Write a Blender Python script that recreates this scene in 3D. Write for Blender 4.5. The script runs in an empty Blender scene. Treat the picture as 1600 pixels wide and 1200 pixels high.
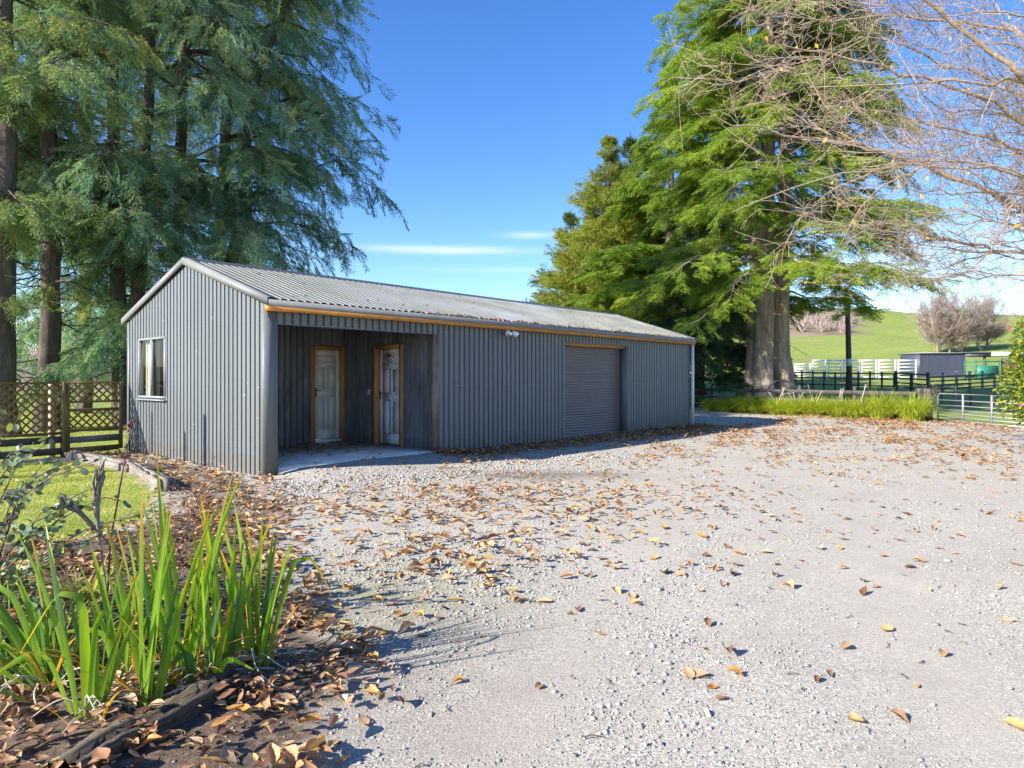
import bpy, math, random
import numpy as np
from mathutils import Vector, Matrix

# ------------------------------------------------------------------ camera, sky, sun, exposure
scene = bpy.context.scene
COL = scene.collection
FPX, CAMH, HOR = 1054.0, 1.45, 590.0
cam_d = bpy.data.cameras.new('camera')
cam_d.sensor_width = 36.0
cam_d.lens = 36.0 * FPX / 1600.0
cam_d.shift_y = -10.0 / 1600.0
cam_d.clip_end = 3000.0
cam_d.clip_start = 0.05
cam = bpy.data.objects.new('camera', cam_d)
cam.location = (0, 0, CAMH)
cam.rotation_euler = (math.radians(90), 0, 0)
COL.objects.link(cam)
scene.camera = cam

SUN_EL = math.radians(29.0)
SUN_H = (-0.866, -0.5)                       # horizontal direction towards the sun
world = bpy.data.worlds.new('World')
scene.world = world
world.use_nodes = True
wn, wl = world.node_tree.nodes, world.node_tree.links
wn.clear()
w_out = wn.new('ShaderNodeOutputWorld')
w_bg = wn.new('ShaderNodeBackground')
sky = wn.new('ShaderNodeTexSky')
sky.sky_type = 'NISHITA'
sky.sun_disc = False
sky.sun_elevation = SUN_EL
sky.sun_rotation = math.atan2(SUN_H[0], SUN_H[1])
sky.altitude = 200.0
sky.air_density = 1.0
sky.dust_density = 0.25
sky.ozone_density = 3.2
w_bg.inputs['Strength'].default_value = 0.095
# thin low wisps of cloud, by direction
w_tc = wn.new('ShaderNodeTexCoord')
w_sep = wn.new('ShaderNodeSeparateXYZ')
wl.new(w_tc.outputs['Generated'], w_sep.inputs[0])


def wmath(op, a, b=None, c=None):
    n = wn.new('ShaderNodeMath')
    n.operation = op
    for i, v in enumerate((a, b, c)):
        if v is None:
            continue
        if isinstance(v, (int, float)):
            n.inputs[i].default_value = v
        else:
            wl.new(v, n.inputs[i])
    return n.outputs[0]


w_az = wmath('ARCTAN2', w_sep.outputs['X'], w_sep.outputs['Y'])
w_el = wmath('ARCSINE', w_sep.outputs['Z'])
w_cmb = wn.new('ShaderNodeCombineXYZ')
wl.new(wmath('MULTIPLY', w_az, 7.0), w_cmb.inputs[0])
wl.new(wmath('MULTIPLY', w_el, 55.0), w_cmb.inputs[1])
w_noise = wn.new('ShaderNodeTexNoise')
w_noise.inputs['Scale'].default_value = 1.0
w_noise.inputs['Detail'].default_value = 6.0
w_noise.inputs['Roughness'].default_value = 0.55
wl.new(w_cmb.outputs[0], w_noise.inputs['Vector'])
blob = None
for (az, el, sa, se, k) in ((-0.098, 0.186, 0.10, 0.0055, 1.0), (0.028, 0.208, 0.04, 0.0045, 0.7),
                            (-0.02, 0.158, 0.10, 0.004, 0.3), (0.50, 0.150, 0.2, 0.03, 0.45),
                            (-0.75, 0.17, 0.2, 0.02, 0.6), (1.1, 0.2, 0.2, 0.02, 0.6)):
    da = wmath('DIVIDE', wmath('SUBTRACT', w_az, az), sa)
    de = wmath('DIVIDE', wmath('SUBTRACT', w_el, el), se)
    r2 = wmath('ADD', wmath('MULTIPLY', da, da), wmath('MULTIPLY', de, de))
    g = wmath('MULTIPLY', wmath('POWER', 2.718, wmath('MULTIPLY', r2, -1.0)), k)
    blob = g if blob is None else wmath('ADD', blob, g)
w_fac = wmath('MULTIPLY', blob, wmath('MULTIPLY', w_noise.outputs['Fac'], 1.15))
w_fac = wmath('MINIMUM', w_fac, 0.75)
w_mix = wn.new('ShaderNodeMix')
w_mix.data_type = 'RGBA'
wl.new(w_fac, w_mix.inputs['Factor'])
w_hs = wn.new('ShaderNodeHueSaturation')
w_hs.inputs['Hue'].default_value = 0.512
w_hs.inputs['Saturation'].default_value = 1.26
w_hs.inputs['Value'].default_value = 1.18
wl.new(sky.outputs[0], w_hs.inputs['Color'])
wl.new(w_hs.outputs[0], w_mix.inputs['A'])
w_mix.inputs['B'].default_value = (5.6, 5.9, 6.2, 1)
wl.new(w_mix.outputs['Result'], w_bg.inputs['Color'])
wl.new(w_bg.outputs[0], w_out.inputs[0])

sun_d = bpy.data.lights.new('sun', 'SUN')
sun_d.energy = 5.0
sun_d.angle = math.radians(0.53)
sun_d.color = (1.0, 0.93, 0.82)
sun = bpy.data.objects.new('sun', sun_d)
to_sun = Vector((SUN_H[0] * math.cos(SUN_EL), SUN_H[1] * math.cos(SUN_EL), math.sin(SUN_EL)))
sun.rotation_euler = to_sun.to_track_quat('Z', 'Y').to_euler()
sun.location = (-20, -12, 14)
COL.objects.link(sun)

scene.view_settings.view_transform = 'Standard'
scene.view_settings.look = 'None'
scene.view_settings.gamma = 1.0
scene.view_settings.exposure = 1.3
scene.render.engine = 'CYCLES'
scene.cycles.max_bounces = 5
scene.cycles.diffuse_bounces = 3
scene.cycles.glossy_bounces = 2
scene.cycles.use_adaptive_sampling = True
scene.cycles.adaptive_threshold = 0.02
scene.cycles.transparent_max_bounces = 8
scene.cycles.use_denoising = True

# ------------------------------------------------------------------ helpers
rng = np.random.default_rng(11)
random.seed(11)


def G(px, py, z=0.0):
    """point of the ground plane (height z) seen at a pixel of the 1600x1200 photograph"""
    d = (CAMH - z) * FPX / (py - HOR)
    return np.array(((px - 800.0) / FPX * d, d, z))


def P(px, py, d):
    return np.array(((px - 800.0) / FPX * d, d, CAMH - (py - HOR) / FPX * d))


def tag(o, label=None, cat=None, group=None, kind=None):
    if label:
        o['label'] = label
    if cat:
        o['category'] = cat
    if group:
        o['group'] = group
    if kind:
        o['kind'] = kind
    return o


def empty(name, loc=(0, 0, 0), rz=0.0):
    o = bpy.data.objects.new(name, None)
    o.location = loc
    o.rotation_euler = (0, 0, rz)
    o.empty_display_size = 0.2
    COL.objects.link(o)
    return o


def make_mesh(name, V, F3=None, F4=None, mats=(), attrs=None, smooth=False):
    me = bpy.data.meshes.new(name)
    V = np.ascontiguousarray(np.asarray(V, np.float32).reshape(-1, 3))
    me.vertices.add(len(V))
    me.vertices.foreach_set('co', V.ravel())
    loops, starts, off = [], [], 0
    for F, k in ((F3, 3), (F4, 4)):
        if F is None or len(F) == 0:
            continue
        F = np.asarray(F, np.int32).reshape(-1, k)
        loops.append(F.ravel())
        starts.append(off + np.arange(len(F), dtype=np.int32) * k)
        off += F.size
    if loops:
        loops = np.concatenate(loops).astype(np.int32)
        starts = np.concatenate(starts).astype(np.int32)
        me.loops.add(len(loops))
        me.loops.foreach_set('vertex_index', loops)
        me.polygons.add(len(starts))
        me.polygons.foreach_set('loop_start', starts)
        if smooth:
            me.polygons.foreach_set('use_smooth', np.ones(len(starts), bool))
    for k, a in (attrs or {}).items():
        at = me.attributes.new(k, 'FLOAT', 'POINT')
        at.data.foreach_set('value', np.asarray(a, np.float32).ravel())
    me.update(calc_edges=True)
    for m in (mats if isinstance(mats, (list, tuple)) else (mats,)):
        me.materials.append(m)
    return me


def link(name, me, parent=None, loc=None):
    o = bpy.data.objects.new(name, me)
    if parent is not None:
        o.parent = parent
    if loc is not None:
        o.location = loc
    COL.objects.link(o)
    return o


class MB:
    """collects boxes, bars and tubes into one mesh"""

    def __init__(self):
        self.V, self.Q, self.T, self.n = [], [], [], 0

    def raw(self, V, Q=None, T=None):
        V = np.asarray(V, float).reshape(-1, 3)
        if Q is not None and len(Q):
            self.Q.append(np.asarray(Q, int).reshape(-1, 4) + self.n)
        if T is not None and len(T):
            self.T.append(np.asarray(T, int).reshape(-1, 3) + self.n)
        self.V.append(V)
        self.n += len(V)
        return self

    def box(self, x0, x1, y0, y1, z0, z1):
        V = [(x, y, z) for z in (z0, z1) for y in (y0, y1) for x in (x0, x1)]
        return self.raw(V, [(0, 2, 3, 1), (4, 5, 7, 6), (0, 1, 5, 4), (2, 6, 7, 3), (0, 4, 6, 2), (1, 3, 7, 5)])

    def bar(self, a, b, w, h, up=(0, 0, 1), roll=0.0):
        a, b = Vector(a), Vector(b)
        d = (b - a).normalized()
        u = Vector(up)
        s = d.cross(u)
        if s.length < 1e-4:
            s = d.cross(Vector((0, 1, 0)))
        s.normalize()
        u = s.cross(d).normalized()
        s, u = s * w / 2, u * h / 2
        V = [a - s - u, a + s - u, a + s + u, a - s + u, b - s - u, b + s - u, b + s + u, b - s + u]
        return self.raw([tuple(v) for v in V], [(0, 1, 2, 3), (7, 6, 5, 4), (0, 4, 5, 1), (1, 5, 6, 2), (2, 6, 7, 3), (3, 7, 4, 0)])

    def tube(self, pts, rad, sides=8, cap=True):
        P_ = np.asarray(pts, float)
        R_ = np.full(len(P_), rad, float) if np.isscalar(rad) else np.asarray(rad, float)
        V, Q = tubes(P_[None], R_[None], sides)
        T = None
        if cap:
            k = len(P_)
            T = [(0, i + 1, i) for i in range(1, sides - 1)]
            o = (k - 1) * sides
            T += [(o, o + i, o + i + 1) for i in range(1, sides - 1)]
        return self.raw(V, Q, T)

    def build(self, name, mat, parent=None, smooth=False, loc=None, attrs=None):
        V = np.concatenate(self.V)
        me = make_mesh(name, V, np.concatenate(self.T) if self.T else None,
                       np.concatenate(self.Q) if self.Q else None, mat, attrs, smooth)
        return link(name, me, parent, loc)


def nrm(a):
    return a / np.maximum(np.linalg.norm(a, axis=-1, keepdims=True), 1e-9)


def tubes(Pt, R, sides=3):
    """Pt (N,K,3), R (N,K) -> verts, quads"""
    N, K, _ = Pt.shape
    T = np.empty_like(Pt)
    T[:, 1:-1] = Pt[:, 2:] - Pt[:, :-2]
    T[:, 0] = Pt[:, 1] - Pt[:, 0]
    T[:, -1] = Pt[:, -1] - Pt[:, -2]
    T = nrm(T)
    ref = np.where(np.abs(T[:, :1, 2:3]) > 0.8, np.array([1.0, 0, 0]), np.array([0, 0, 1.0]))
    ref = np.broadcast_to(ref, T.shape)
    S = nrm(np.cross(T, ref))
    U = np.cross(S, T)
    a = np.arange(sides) / sides * 2 * np.pi
    ring = S[:, :, None, :] * np.cos(a)[None, None, :, None] + U[:, :, None, :] * np.sin(a)[None, None, :, None]
    V = Pt[:, :, None, :] + ring * R[:, :, None, None]
    base = (np.arange(N) * K * sides)[:, None, None] + (np.arange(K - 1) * sides)[None, :, None]
    i = np.arange(sides)[None, None, :]
    j = (np.arange(sides) + 1)[None, None, :] % sides
    Q = np.stack([base + i, base + j, base + j + sides, base + i + sides], -1)
    return V.reshape(-1, 3), Q.reshape(-1, 4)


def vnoise(x, y, s=1.0, seed=0):
    """cheap smooth pseudo noise 0..1"""
    x = np.asarray(x, float) / s
    y = np.asarray(y, float) / s
    r = np.random.default_rng(1000 + seed)
    t = np.zeros(np.broadcast(x, y).shape)
    for k in range(7):
        a, f, p = r.uniform(0, 2 * np.pi), r.uniform(0.6, 2.6), r.uniform(0, 6.28)
        q = r.uniform(0, 2 * np.pi)
        t = t + np.sin((x * np.cos(a) + y * np.sin(a)) * f * 2.2 + p + 1.3 * np.sin((x * np.sin(q) + y * np.cos(q)) * f + p * 2))
    return 0.5 + t / 9.0


def srgb(r, g, b):
    f = lambda c: c / 12.92 if c <= 0.04045 else ((c + 0.055) / 1.055) ** 2.4
    return (f(r / 255), f(g / 255), f(b / 255))


# ------------------------------------------------------------------ materials
class NT:
    def __init__(self, name):
        self.m = bpy.data.materials.new(name)
        self.m.use_nodes = True
        self.nt = self.m.node_tree
        self.n, self.l = self.nt.nodes, self.nt.links
        self.n.clear()
        self.out = self.n.new('ShaderNodeOutputMaterial')
        self._tc = None

    def inp(self, sock, v):
        if v is None:
            return
        if isinstance(v, bpy.types.NodeSocket):
            self.l.new(v, sock)
        elif isinstance(v, (tuple, list)) and len(v) == 3 and sock.type == 'RGBA':
            sock.default_value = (*v, 1)
        else:
            sock.default_value = v

    def coord(self, which='Object'):
        if self._tc is None:
            self._tc = self.n.new('ShaderNodeTexCoord')
        return self._tc.outputs[which]

    def mapping(self, vec, scale=(1, 1, 1), loc=(0, 0, 0)):
        n = self.n.new('ShaderNodeMapping')
        self.l.new(vec, n.inputs[0])
        n.inputs['Scale'].default_value = scale
        n.inputs['Location'].default_value = loc
        return n.outputs[0]

    def noise(self, scale, detail=4, rough=0.55, vec=None, dist=0.0):
        n = self.n.new('ShaderNodeTexNoise')
        self.l.new(vec if vec is not None else self.coord(), n.inputs['Vector'])
        n.inputs['Scale'].default_value = scale
        n.inputs['Detail'].default_value = detail
        n.inputs['Roughness'].default_value = rough
        n.inputs['Distortion'].default_value = dist
        return n.outputs['Fac']

    def voro(self, scale, out='Color', vec=None, feature='F1', rand=1.0):
        n = self.n.new('ShaderNodeTexVoronoi')
        n.feature = feature
        self.l.new(vec if vec is not None else self.coord(), n.inputs['Vector'])
        n.inputs['Scale'].default_value = scale
        n.inputs['Randomness'].default_value = rand
        return n.outputs[out]

    def math(self, op, a, b=None, c=None, clamp=False):
        n = self.n.new('ShaderNodeMath')
        n.operation = op
        n.use_clamp = clamp
        for i, v in enumerate((a, b, c)):
            self.inp(n.inputs[i], v)
        return n.outputs[0]

    def ramp(self, fac, stops, interp='LINEAR'):
        n = self.n.new('ShaderNodeValToRGB')
        n.color_ramp.interpolation = interp
        e = n.color_ramp.elements
        while len(e) < len(stops):
            e.new(0.5)
        for i, (p, c) in enumerate(stops):
            e[i].position = p
            e[i].color = (*c, 1) if not np.isscalar(c) else (c, c, c, 1)
        self.inp(n.inputs[0], fac)
        return n.outputs[0]

    def mix(self, fac, a, b, mode='MIX'):
        n = self.n.new('ShaderNodeMix')
        n.data_type = 'RGBA'
        n.blend_type = mode
        self.inp(n.inputs['Factor'], fac)
        self.inp(n.inputs['A'], a)
        self.inp(n.inputs['B'], b)
        return n.outputs['Result']

    def attr(self, name, out='Fac'):
        n = self.n.new('ShaderNodeAttribute')
        n.attribute_name = name
        return n.outputs[out]

    def bump(self, h, strength=0.3, dist=0.01):
        n = self.n.new('ShaderNodeBump')
        n.inputs['Strength'].default_value = strength
        n.inputs['Distance'].default_value = dist
        self.l.new(h, n.inputs['Height'])
        return n.outputs[0]

    def bsdf(self, color, rough=0.7, metal=0.0, spec=0.5, normal=None, trans=0.0, coat=0.0):
        n = self.n.new('ShaderNodeBsdfPrincipled')
        self.inp(n.inputs['Base Color'], color)
        self.inp(n.inputs['Roughness'], rough)
        n.inputs['Metallic'].default_value = metal
        n.inputs['Specular IOR Level'].default_value = spec
        n.inputs['Transmission Weight'].default_value = trans
        if normal is not None:
            self.l.new(normal, n.inputs['Normal'])
        self.l.new(n.outputs[0], self.out.inputs[0])
        return n

    def leafy(self, color, trans_color, t=0.35, rough=0.5, spec=0.3):
        p = self.n.new('ShaderNodeBsdfPrincipled')
        self.inp(p.inputs['Base Color'], color)
        p.inputs['Roughness'].default_value = rough
        p.inputs['Specular IOR Level'].default_value = spec
        tr = self.n.new('ShaderNodeBsdfTranslucent')
        self.inp(tr.inputs['Color'], trans_color)
        mx = self.n.new('ShaderNodeMixShader')
        mx.inputs[0].default_value = t
        self.l.new(p.outputs[0], mx.inputs[1])
        self.l.new(tr.outputs[0], mx.inputs[2])
        self.l.new(mx.outputs[0], self.out.inputs[0])


def m_simple(name, col, rough=0.75, var=0.25, scale=6.0, bump=0.0, bscale=40.0, spec=0.4, metal=0.0, stretch=(1, 1, 1)):
    t = NT(name)
    v = t.mapping(t.coord(), stretch)
    f = t.noise(scale, 5, 0.6, v)
    lo = tuple(c * (1 - var) for c in col)
    hi = tuple(min(1, c * (1 + var)) for c in col)
    c = t.ramp(f, [(0.3, lo), (0.7, hi)])
    nb = t.bump(t.noise(bscale, 4, 0.6, v), bump, 0.01) if bump else None
    t.bsdf(c, rough, metal, spec, nb)
    return t.m


def m_foliage(name, stops, t=0.3, rough=0.55, spec=0.25, transmul=1.5, inst=False):
    n = NT(name)
    at_ = n.attr('tint')
    if inst:
        at_.node.attribute_type = 'INSTANCER'
    c = n.ramp(at_, stops)
    tc = n.mix(1.0, c, (transmul, transmul * 1.05, transmul * 0.5), 'MULTIPLY')
    n.leafy(c, tc, t, rough, spec)
    return n.m


def m_bark(name, a, b, scale=9.0, zs=0.22, bump=0.9):
    t = NT(name)
    v = t.mapping(t.coord(), (1, 1, zs))
    f = t.noise(scale, 7, 0.7, v, 0.6)
    g = t.noise(1.6, 3, 0.5)
    c = t.ramp(f, [(0.32, tuple(x * 0.55 for x in a)), (0.5, a), (0.68, b)])
    c = t.mix(t.math('MULTIPLY', g, 0.5), c, tuple(x * 0.8 for x in b))
    t.bsdf(c, 0.92, 0, 0.2, t.bump(f, bump, 0.05))
    return t.m


def m_cladding(name, col, grime=0.35, dirt=(0.03, 0.03, 0.025), rough=0.45, mould=0.0):
    t = NT(name)
    v = t.mapping(t.coord(), (9, 9, 0.55))
    f = t.noise(1.6, 5, 0.6, v)
    w = t.noise(0.55, 4, 0.6)
    c = t.mix(t.math('MULTIPLY', f, grime), col, tuple(x * 0.55 for x in col))
    c = t.mix(t.ramp(w, [(0.35, 0.0), (0.75, 0.35)]), c, tuple(min(1, x * 1.25 + 0.01) for x in col))
    sx = t.n.new('ShaderNodeSeparateXYZ')
    t.l.new(t.coord(), sx.inputs[0])
    wn_ = t.n.new('ShaderNodeTexWhiteNoise')
    wn_.noise_dimensions = '1D'
    t.l.new(t.math('FLOOR', t.math('ADD', t.math('DIVIDE', sx.outputs['X'], 0.81), t.math('MULTIPLY', t.math('FLOOR', t.math('DIVIDE', sx.outputs['Y'], 0.81)), 7.0))), wn_.inputs['W'])
    c = t.mix(t.math('MULTIPLY', wn_.outputs['Value'], 0.22), c, tuple(x * 0.72 for x in col))
    sp = t.noise(14, 2, 0.5)
    c = t.mix(t.ramp(sp, [(0.74, 0.0), (0.78, 0.55)]), c, (0.5, 0.5, 0.48))
    if mould:
        mm = t.noise(0.9, 6, 0.65, t.mapping(t.coord(), (2.2, 2.2, 0.7)), 0.4)
        c = t.mix(t.ramp(mm, [(0.42, 0.0), (0.62, mould)]), c, dirt)
        mm2 = t.noise(1.3, 5, 0.6, t.mapping(t.coord(), (1.4, 1.4, 0.8), (3.1, 1.7, 0.3)))
        c = t.mix(t.ramp(mm2, [(0.5, 0.0), (0.7, mould * 0.6)]), c, (0.16, 0.15, 0.11))
    sep = t.n.new('ShaderNodeSeparateXYZ')
    t.l.new(t.coord(), sep.inputs[0])
    foot = t.math('ADD', sep.outputs['Z'], t.math('MULTIPLY', t.noise(5, 4, 0.6), -0.5))
    c = t.mix(t.ramp(foot, [(-0.12, 0.45), (0.0, 0.0)]), c, (0.13, 0.115, 0.09))
    t.bsdf(c, t.ramp(f, [(0.3, rough - 0.08), (0.7, rough + 0.15)]), 0.0, 0.45, t.bump(t.noise(3, 3), 0.05, 0.02))
    return t.m


def m_wood(name, a, b, scale=3.0, axis='x', rough=0.8, bump=0.4):
    t = NT(name)
    st = {'x': (0.8, 14, 14), 'y': (14, 0.8, 14), 'z': (14, 14, 0.8)}[axis]
    v = t.mapping(t.coord(), st)
    f = t.noise(scale, 6, 0.65, v, 0.3)
    g = t.noise(2.5, 4, 0.6)
    c = t.ramp(f, [(0.3, a), (0.7, b)])
    c = t.mix(t.ramp(g, [(0.45, 0.0), (0.75, 0.5)]), c, tuple(x * 0.5 for x in a))
    t.bsdf(c, rough, 0, 0.25, t.bump(f, bump, 0.01))
    return t.m


MAT = {}
MAT['clad_grey'] = m_cladding('painted steel cladding', (0.134, 0.148, 0.154), 0.2)
MAT['clad_porch_lightened'] = m_cladding('weathered steel cladding lightened for porch', (0.23, 0.235, 0.23), 0.5, (0.03, 0.03, 0.027), 0.6, 0.6)  # same cladding with its base lightened to brighten the shaded porch, plus mould streaks
MAT['flash_pale'] = m_simple('pale steel flashing', (0.18, 0.185, 0.185), 0.5, 0.12, 2.0)
MAT['flash_dark'] = m_simple('dark ridge flashing', (0.06, 0.075, 0.1), 0.45, 0.15, 2.0)
MAT['timber_new'] = m_wood('orange pine', (0.40, 0.17, 0.045), (0.62, 0.32, 0.09), 3.0, 'x')
MAT['timber_z'] = m_wood('orange pine upright', (0.46, 0.20, 0.07), (0.68, 0.36, 0.14), 3.0, 'z')
MAT['timber_post'] = m_wood('peeling painted timber', (0.13, 0.085, 0.06), (0.36, 0.31, 0.26), 2.0, 'z')
MAT['timber_grey'] = m_wood('silvered timber', (0.12, 0.10, 0.085), (0.33, 0.29, 0.25), 2.2, 'x', 0.9, 0.9)
MAT['timber_fence'] = m_wood('dark fence timber', (0.045, 0.042, 0.04), (0.14, 0.13, 0.12), 2.5, 'x', 0.9)
MAT['post_dark'] = m_wood('dark fence post', (0.05, 0.045, 0.04), (0.16, 0.14, 0.12), 2.5, 'z', 0.9)
MAT['post_pale'] = m_wood('pale fence post', (0.26, 0.22, 0.16), (0.5, 0.44, 0.35), 2.5, 'z', 0.9)
MAT['lattice'] = m_wood('mossy treated lattice', (0.13, 0.085, 0.025), (0.30, 0.20, 0.07), 3.0, 'x', 0.85)
MAT['lattice_z'] = m_wood('mossy treated upright', (0.12, 0.095, 0.035), (0.26, 0.20, 0.09), 3.0, 'z', 0.85)
MAT['white_paint'] = m_simple('white paint', (0.84, 0.83, 0.80), 0.45, 0.06, 3.0)
MAT['white_metal'] = m_simple('white steel', (0.7, 0.72, 0.74), 0.4, 0.08, 3.0)
MAT['galv'] = m_simple('galvanised steel', (0.34, 0.36, 0.38), 0.4, 0.12, 6.0, metal=0.4)
MAT['concrete'] = m_simple('concrete slab', (0.60, 0.58, 0.55), 0.85, 0.25, 3.0, 0.15, 60)
MAT['alu'] = m_simple('pale window frame', (0.26, 0.27, 0.29), 0.4, 0.08, 3)
MAT['dark'] = m_simple('dark void', (0.02, 0.02, 0.022), 0.8, 0.1)
MAT['plastic_black'] = m_simple('black fitting', (0.02, 0.02, 0.02), 0.4, 0.1)
MAT['brass'] = m_simple('aged handle', (0.12, 0.085, 0.05), 0.4, 0.2, 20, metal=0.7)
MAT['red_ink'] = m_simple('red print', (0.5, 0.03, 0.03), 0.6, 0.1)
MAT['grey_ink'] = m_simple('grey print', (0.35, 0.35, 0.36), 0.6, 0.1)
MAT['paper'] = m_simple('white paper', (0.75, 0.74, 0.72), 0.7, 0.04)
MAT['yellow'] = m_simple('yellow paint', (0.6, 0.36, 0.03), 0.5, 0.1)
MAT['green_paint'] = m_simple('green steel', (0.02, 0.16, 0.11), 0.5, 0.1)
MAT['bark_left'] = m_bark('rough brown bark', (0.085, 0.068, 0.055), (0.20, 0.17, 0.145))
MAT['bark_cedar'] = m_bark('pale cedar bark', (0.25, 0.195, 0.15), (0.52, 0.44, 0.37), 7.0, 0.16)
MAT['bark_twig'] = m_bark('pale twig bark', (0.27, 0.205, 0.15), (0.49, 0.405, 0.325), 20, 0.8, 0.3)
MAT['bark_far'] = m_bark('far winter twigs', (0.33, 0.26, 0.225), (0.50, 0.41, 0.37), 3, 0.8, 0.1)
MAT['log'] = m_wood('rotting log', (0.035, 0.028, 0.02), (0.20, 0.16, 0.115), 3.0, 'x', 0.95, 1.0)


def door_paint():
    t = NT('old white door paint')
    f = t.noise(1.4, 4, 0.6)
    c = t.ramp(f, [(0.35, (0.84, 0.76, 0.60)), (0.65, (0.88, 0.85, 0.78))])
    d = t.noise(9, 6, 0.7)
    c = t.mix(t.ramp(d, [(0.66, 0.0), (0.85, 0.25)]), c, (0.4, 0.33, 0.24))
    t.bsdf(c, 0.5, 0, 0.4)
    return t.m


MAT['door_paint'] = door_paint()


def roof_mat():
    t = NT('lichened roof steel')
    f = t.noise(0.8, 6, 0.65)
    g = t.noise(22, 3, 0.6)
    c = t.ramp(f, [(0.3, (0.125, 0.14, 0.12)), (0.5, (0.18, 0.185, 0.165)), (0.72, (0.21, 0.23, 0.25))])
    c = t.mix(t.ramp(g, [(0.55, 0.0), (0.72, 0.55)]), c, (0.09, 0.1, 0.075))
    s = t.noise(1.2, 4, 0.6, t.mapping(t.coord(), (5, 0.5, 0.5)))
    c = t.mix(t.ramp(s, [(0.5, 0.0), (0.7, 0.4)]), c, (0.25, 0.25, 0.235))
    t.bsdf(c, t.ramp(f, [(0.3, 0.6), (0.75, 0.38)]), 0.0, 0.5)
    return t.m


MAT['roof'] = roof_mat()


def glass_mat():
    t = NT('window glass')
    p = t.bsdf((0.9, 0.95, 1.0), 0.03, 0, 0.6)
    gl = t.n.new('ShaderNodeBsdfGlossy')
    gl.inputs['Roughness'].default_value = 0.03
    tr = t.n.new('ShaderNodeBsdfTransparent')
    tr.inputs[0].default_value = (0.82, 0.88, 0.9, 1)
    fr = t.n.new('ShaderNodeFresnel')
    fr.inputs[0].default_value = 1.32
    mx = t.n.new('ShaderNodeMixShader')
    t.l.new(fr.outputs[0], mx.inputs[0])
    t.l.new(tr.outputs[0], mx.inputs[1])
    t.l.new(gl.outputs[0], mx.inputs[2])
    t.l.new(mx.outputs[0], t.out.inputs[0])
    t.n.remove(p)
    return t.m


MAT['glass'] = glass_mat()


def curtain_mat():
    t = NT('curtain cloth')
    c = t.ramp(t.noise(3, 3), [(0.3, (0.62, 0.55, 0.40)), (0.7, (0.78, 0.75, 0.68))])
    t.leafy(c, (0.6, 0.55, 0.4), 0.3, 0.9, 0.1)
    return t.m


MAT['curtain'] = curtain_mat()
MAT['fol_left'] = m_foliage('blue green conifer foliage', [(0.0, (0.06, 0.13, 0.10)), (0.4, (0.13, 0.235, 0.17)),
                                                         (0.7, (0.25, 0.36, 0.21)), (1.0, (0.45, 0.46, 0.18))], 0.35, inst=True)
MAT['fol_left2'] = m_foliage('olive conifer foliage', [(0.0, (0.06, 0.115, 0.065)), (0.45, (0.13, 0.20, 0.09)),
                                                      (0.8, (0.26, 0.31, 0.10)), (1.0, (0.42, 0.40, 0.10))], 0.35, inst=True)
MAT['fol_cedar'] = m_foliage('bright cedar foliage', [(0.0, (0.085, 0.15, 0.024)), (0.5, (0.19, 0.28, 0.034)),
                                                     (1.0, (0.35, 0.41, 0.05))], 0.4, inst=True)
MAT['fol_gold'] = m_foliage('golden green cypress foliage', [(0.0, (0.11, 0.145, 0.03)), (0.5, (0.25, 0.285, 0.05)),
                                                            (1.0, (0.43, 0.40, 0.08))], 0.35, inst=True)
MAT['fol_dark'] = m_foliage('dark cypress foliage', [(0.0, (0.035, 0.07, 0.03)), (0.5, (0.08, 0.13, 0.045)),
                                                    (1.0, (0.17, 0.21, 0.06))], 0.3, inst=True)
MAT['fol_shade'] = m_foliage('deep green yew foliage', [(0.0, (0.035, 0.075, 0.045)), (0.6, (0.085, 0.15, 0.085)),
                                                       (1.0, (0.18, 0.25, 0.10))], 0.3, inst=True)
MAT['fol_camellia'] = m_foliage('glossy camellia leaves', [(0.0, (0.06, 0.11, 0.016)), (0.5, (0.17, 0.235, 0.025)),
                                                          (1.0, (0.40, 0.39, 0.045))], 0.3, 0.35, 0.5)
MAT['fol_shrub'] = m_foliage('grey green round leaves', [(0.0, (0.07, 0.12, 0.085)), (0.5, (0.13, 0.19, 0.12)),
                                                        (0.85, (0.25, 0.31, 0.17)), (1.0, (0.30, 0.34, 0.06))], 0.25, 0.4, 0.5)
MAT['tussock'] = m_foliage('bright tussock blades', [(0.0, (0.20, 0.27, 0.03)), (0.5, (0.40, 0.46, 0.05)),
                                                    (1.0, (0.60, 0.58, 0.13))], 0.45)
MAT['lawn_blades'] = m_foliage('short lawn blades', [(0.0, (0.20, 0.24, 0.04)), (0.5, (0.38, 0.40, 0.09)),
                                                    (1.0, (0.60, 0.54, 0.26))], 0.4)
MAT['moss'] = m_foliage('dry moss', [(0.0, (0.10, 0.10, 0.03)), (0.6, (0.24, 0.20, 0.08)), (1.0, (0.36, 0.30, 0.15))], 0.2)
MAT['leaf_mix'] = m_foliage('dry fallen leaves', [(0.0, (0.10, 0.045, 0.025)), (0.25, (0.22, 0.11, 0.055)), (0.45, (0.36, 0.20, 0.10)),
                                                 (0.62, (0.48, 0.30, 0.17)), (0.76, (0.47, 0.25, 0.085)), (0.88, (0.53, 0.335, 0.13)),
                                                 (1.0, (0.48, 0.39, 0.30))], 0.12, 0.6, 0.3, 1.2)
MAT['bud'] = m_foliage('orange buds and last leaves', [(0.0, (0.25, 0.10, 0.03)), (0.7, (0.42, 0.20, 0.05)), (1.0, (0.6, 0.40, 0.05))], 0.3)
MAT['pebble'] = m_foliage('loose stones', [(0.0, (0.18, 0.178, 0.168)), (0.4, (0.29, 0.28, 0.26)), (0.7, (0.38, 0.36, 0.32)),
                                          (1.0, (0.48, 0.45, 0.395))], 0.0, 0.85, 0.2)


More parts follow.
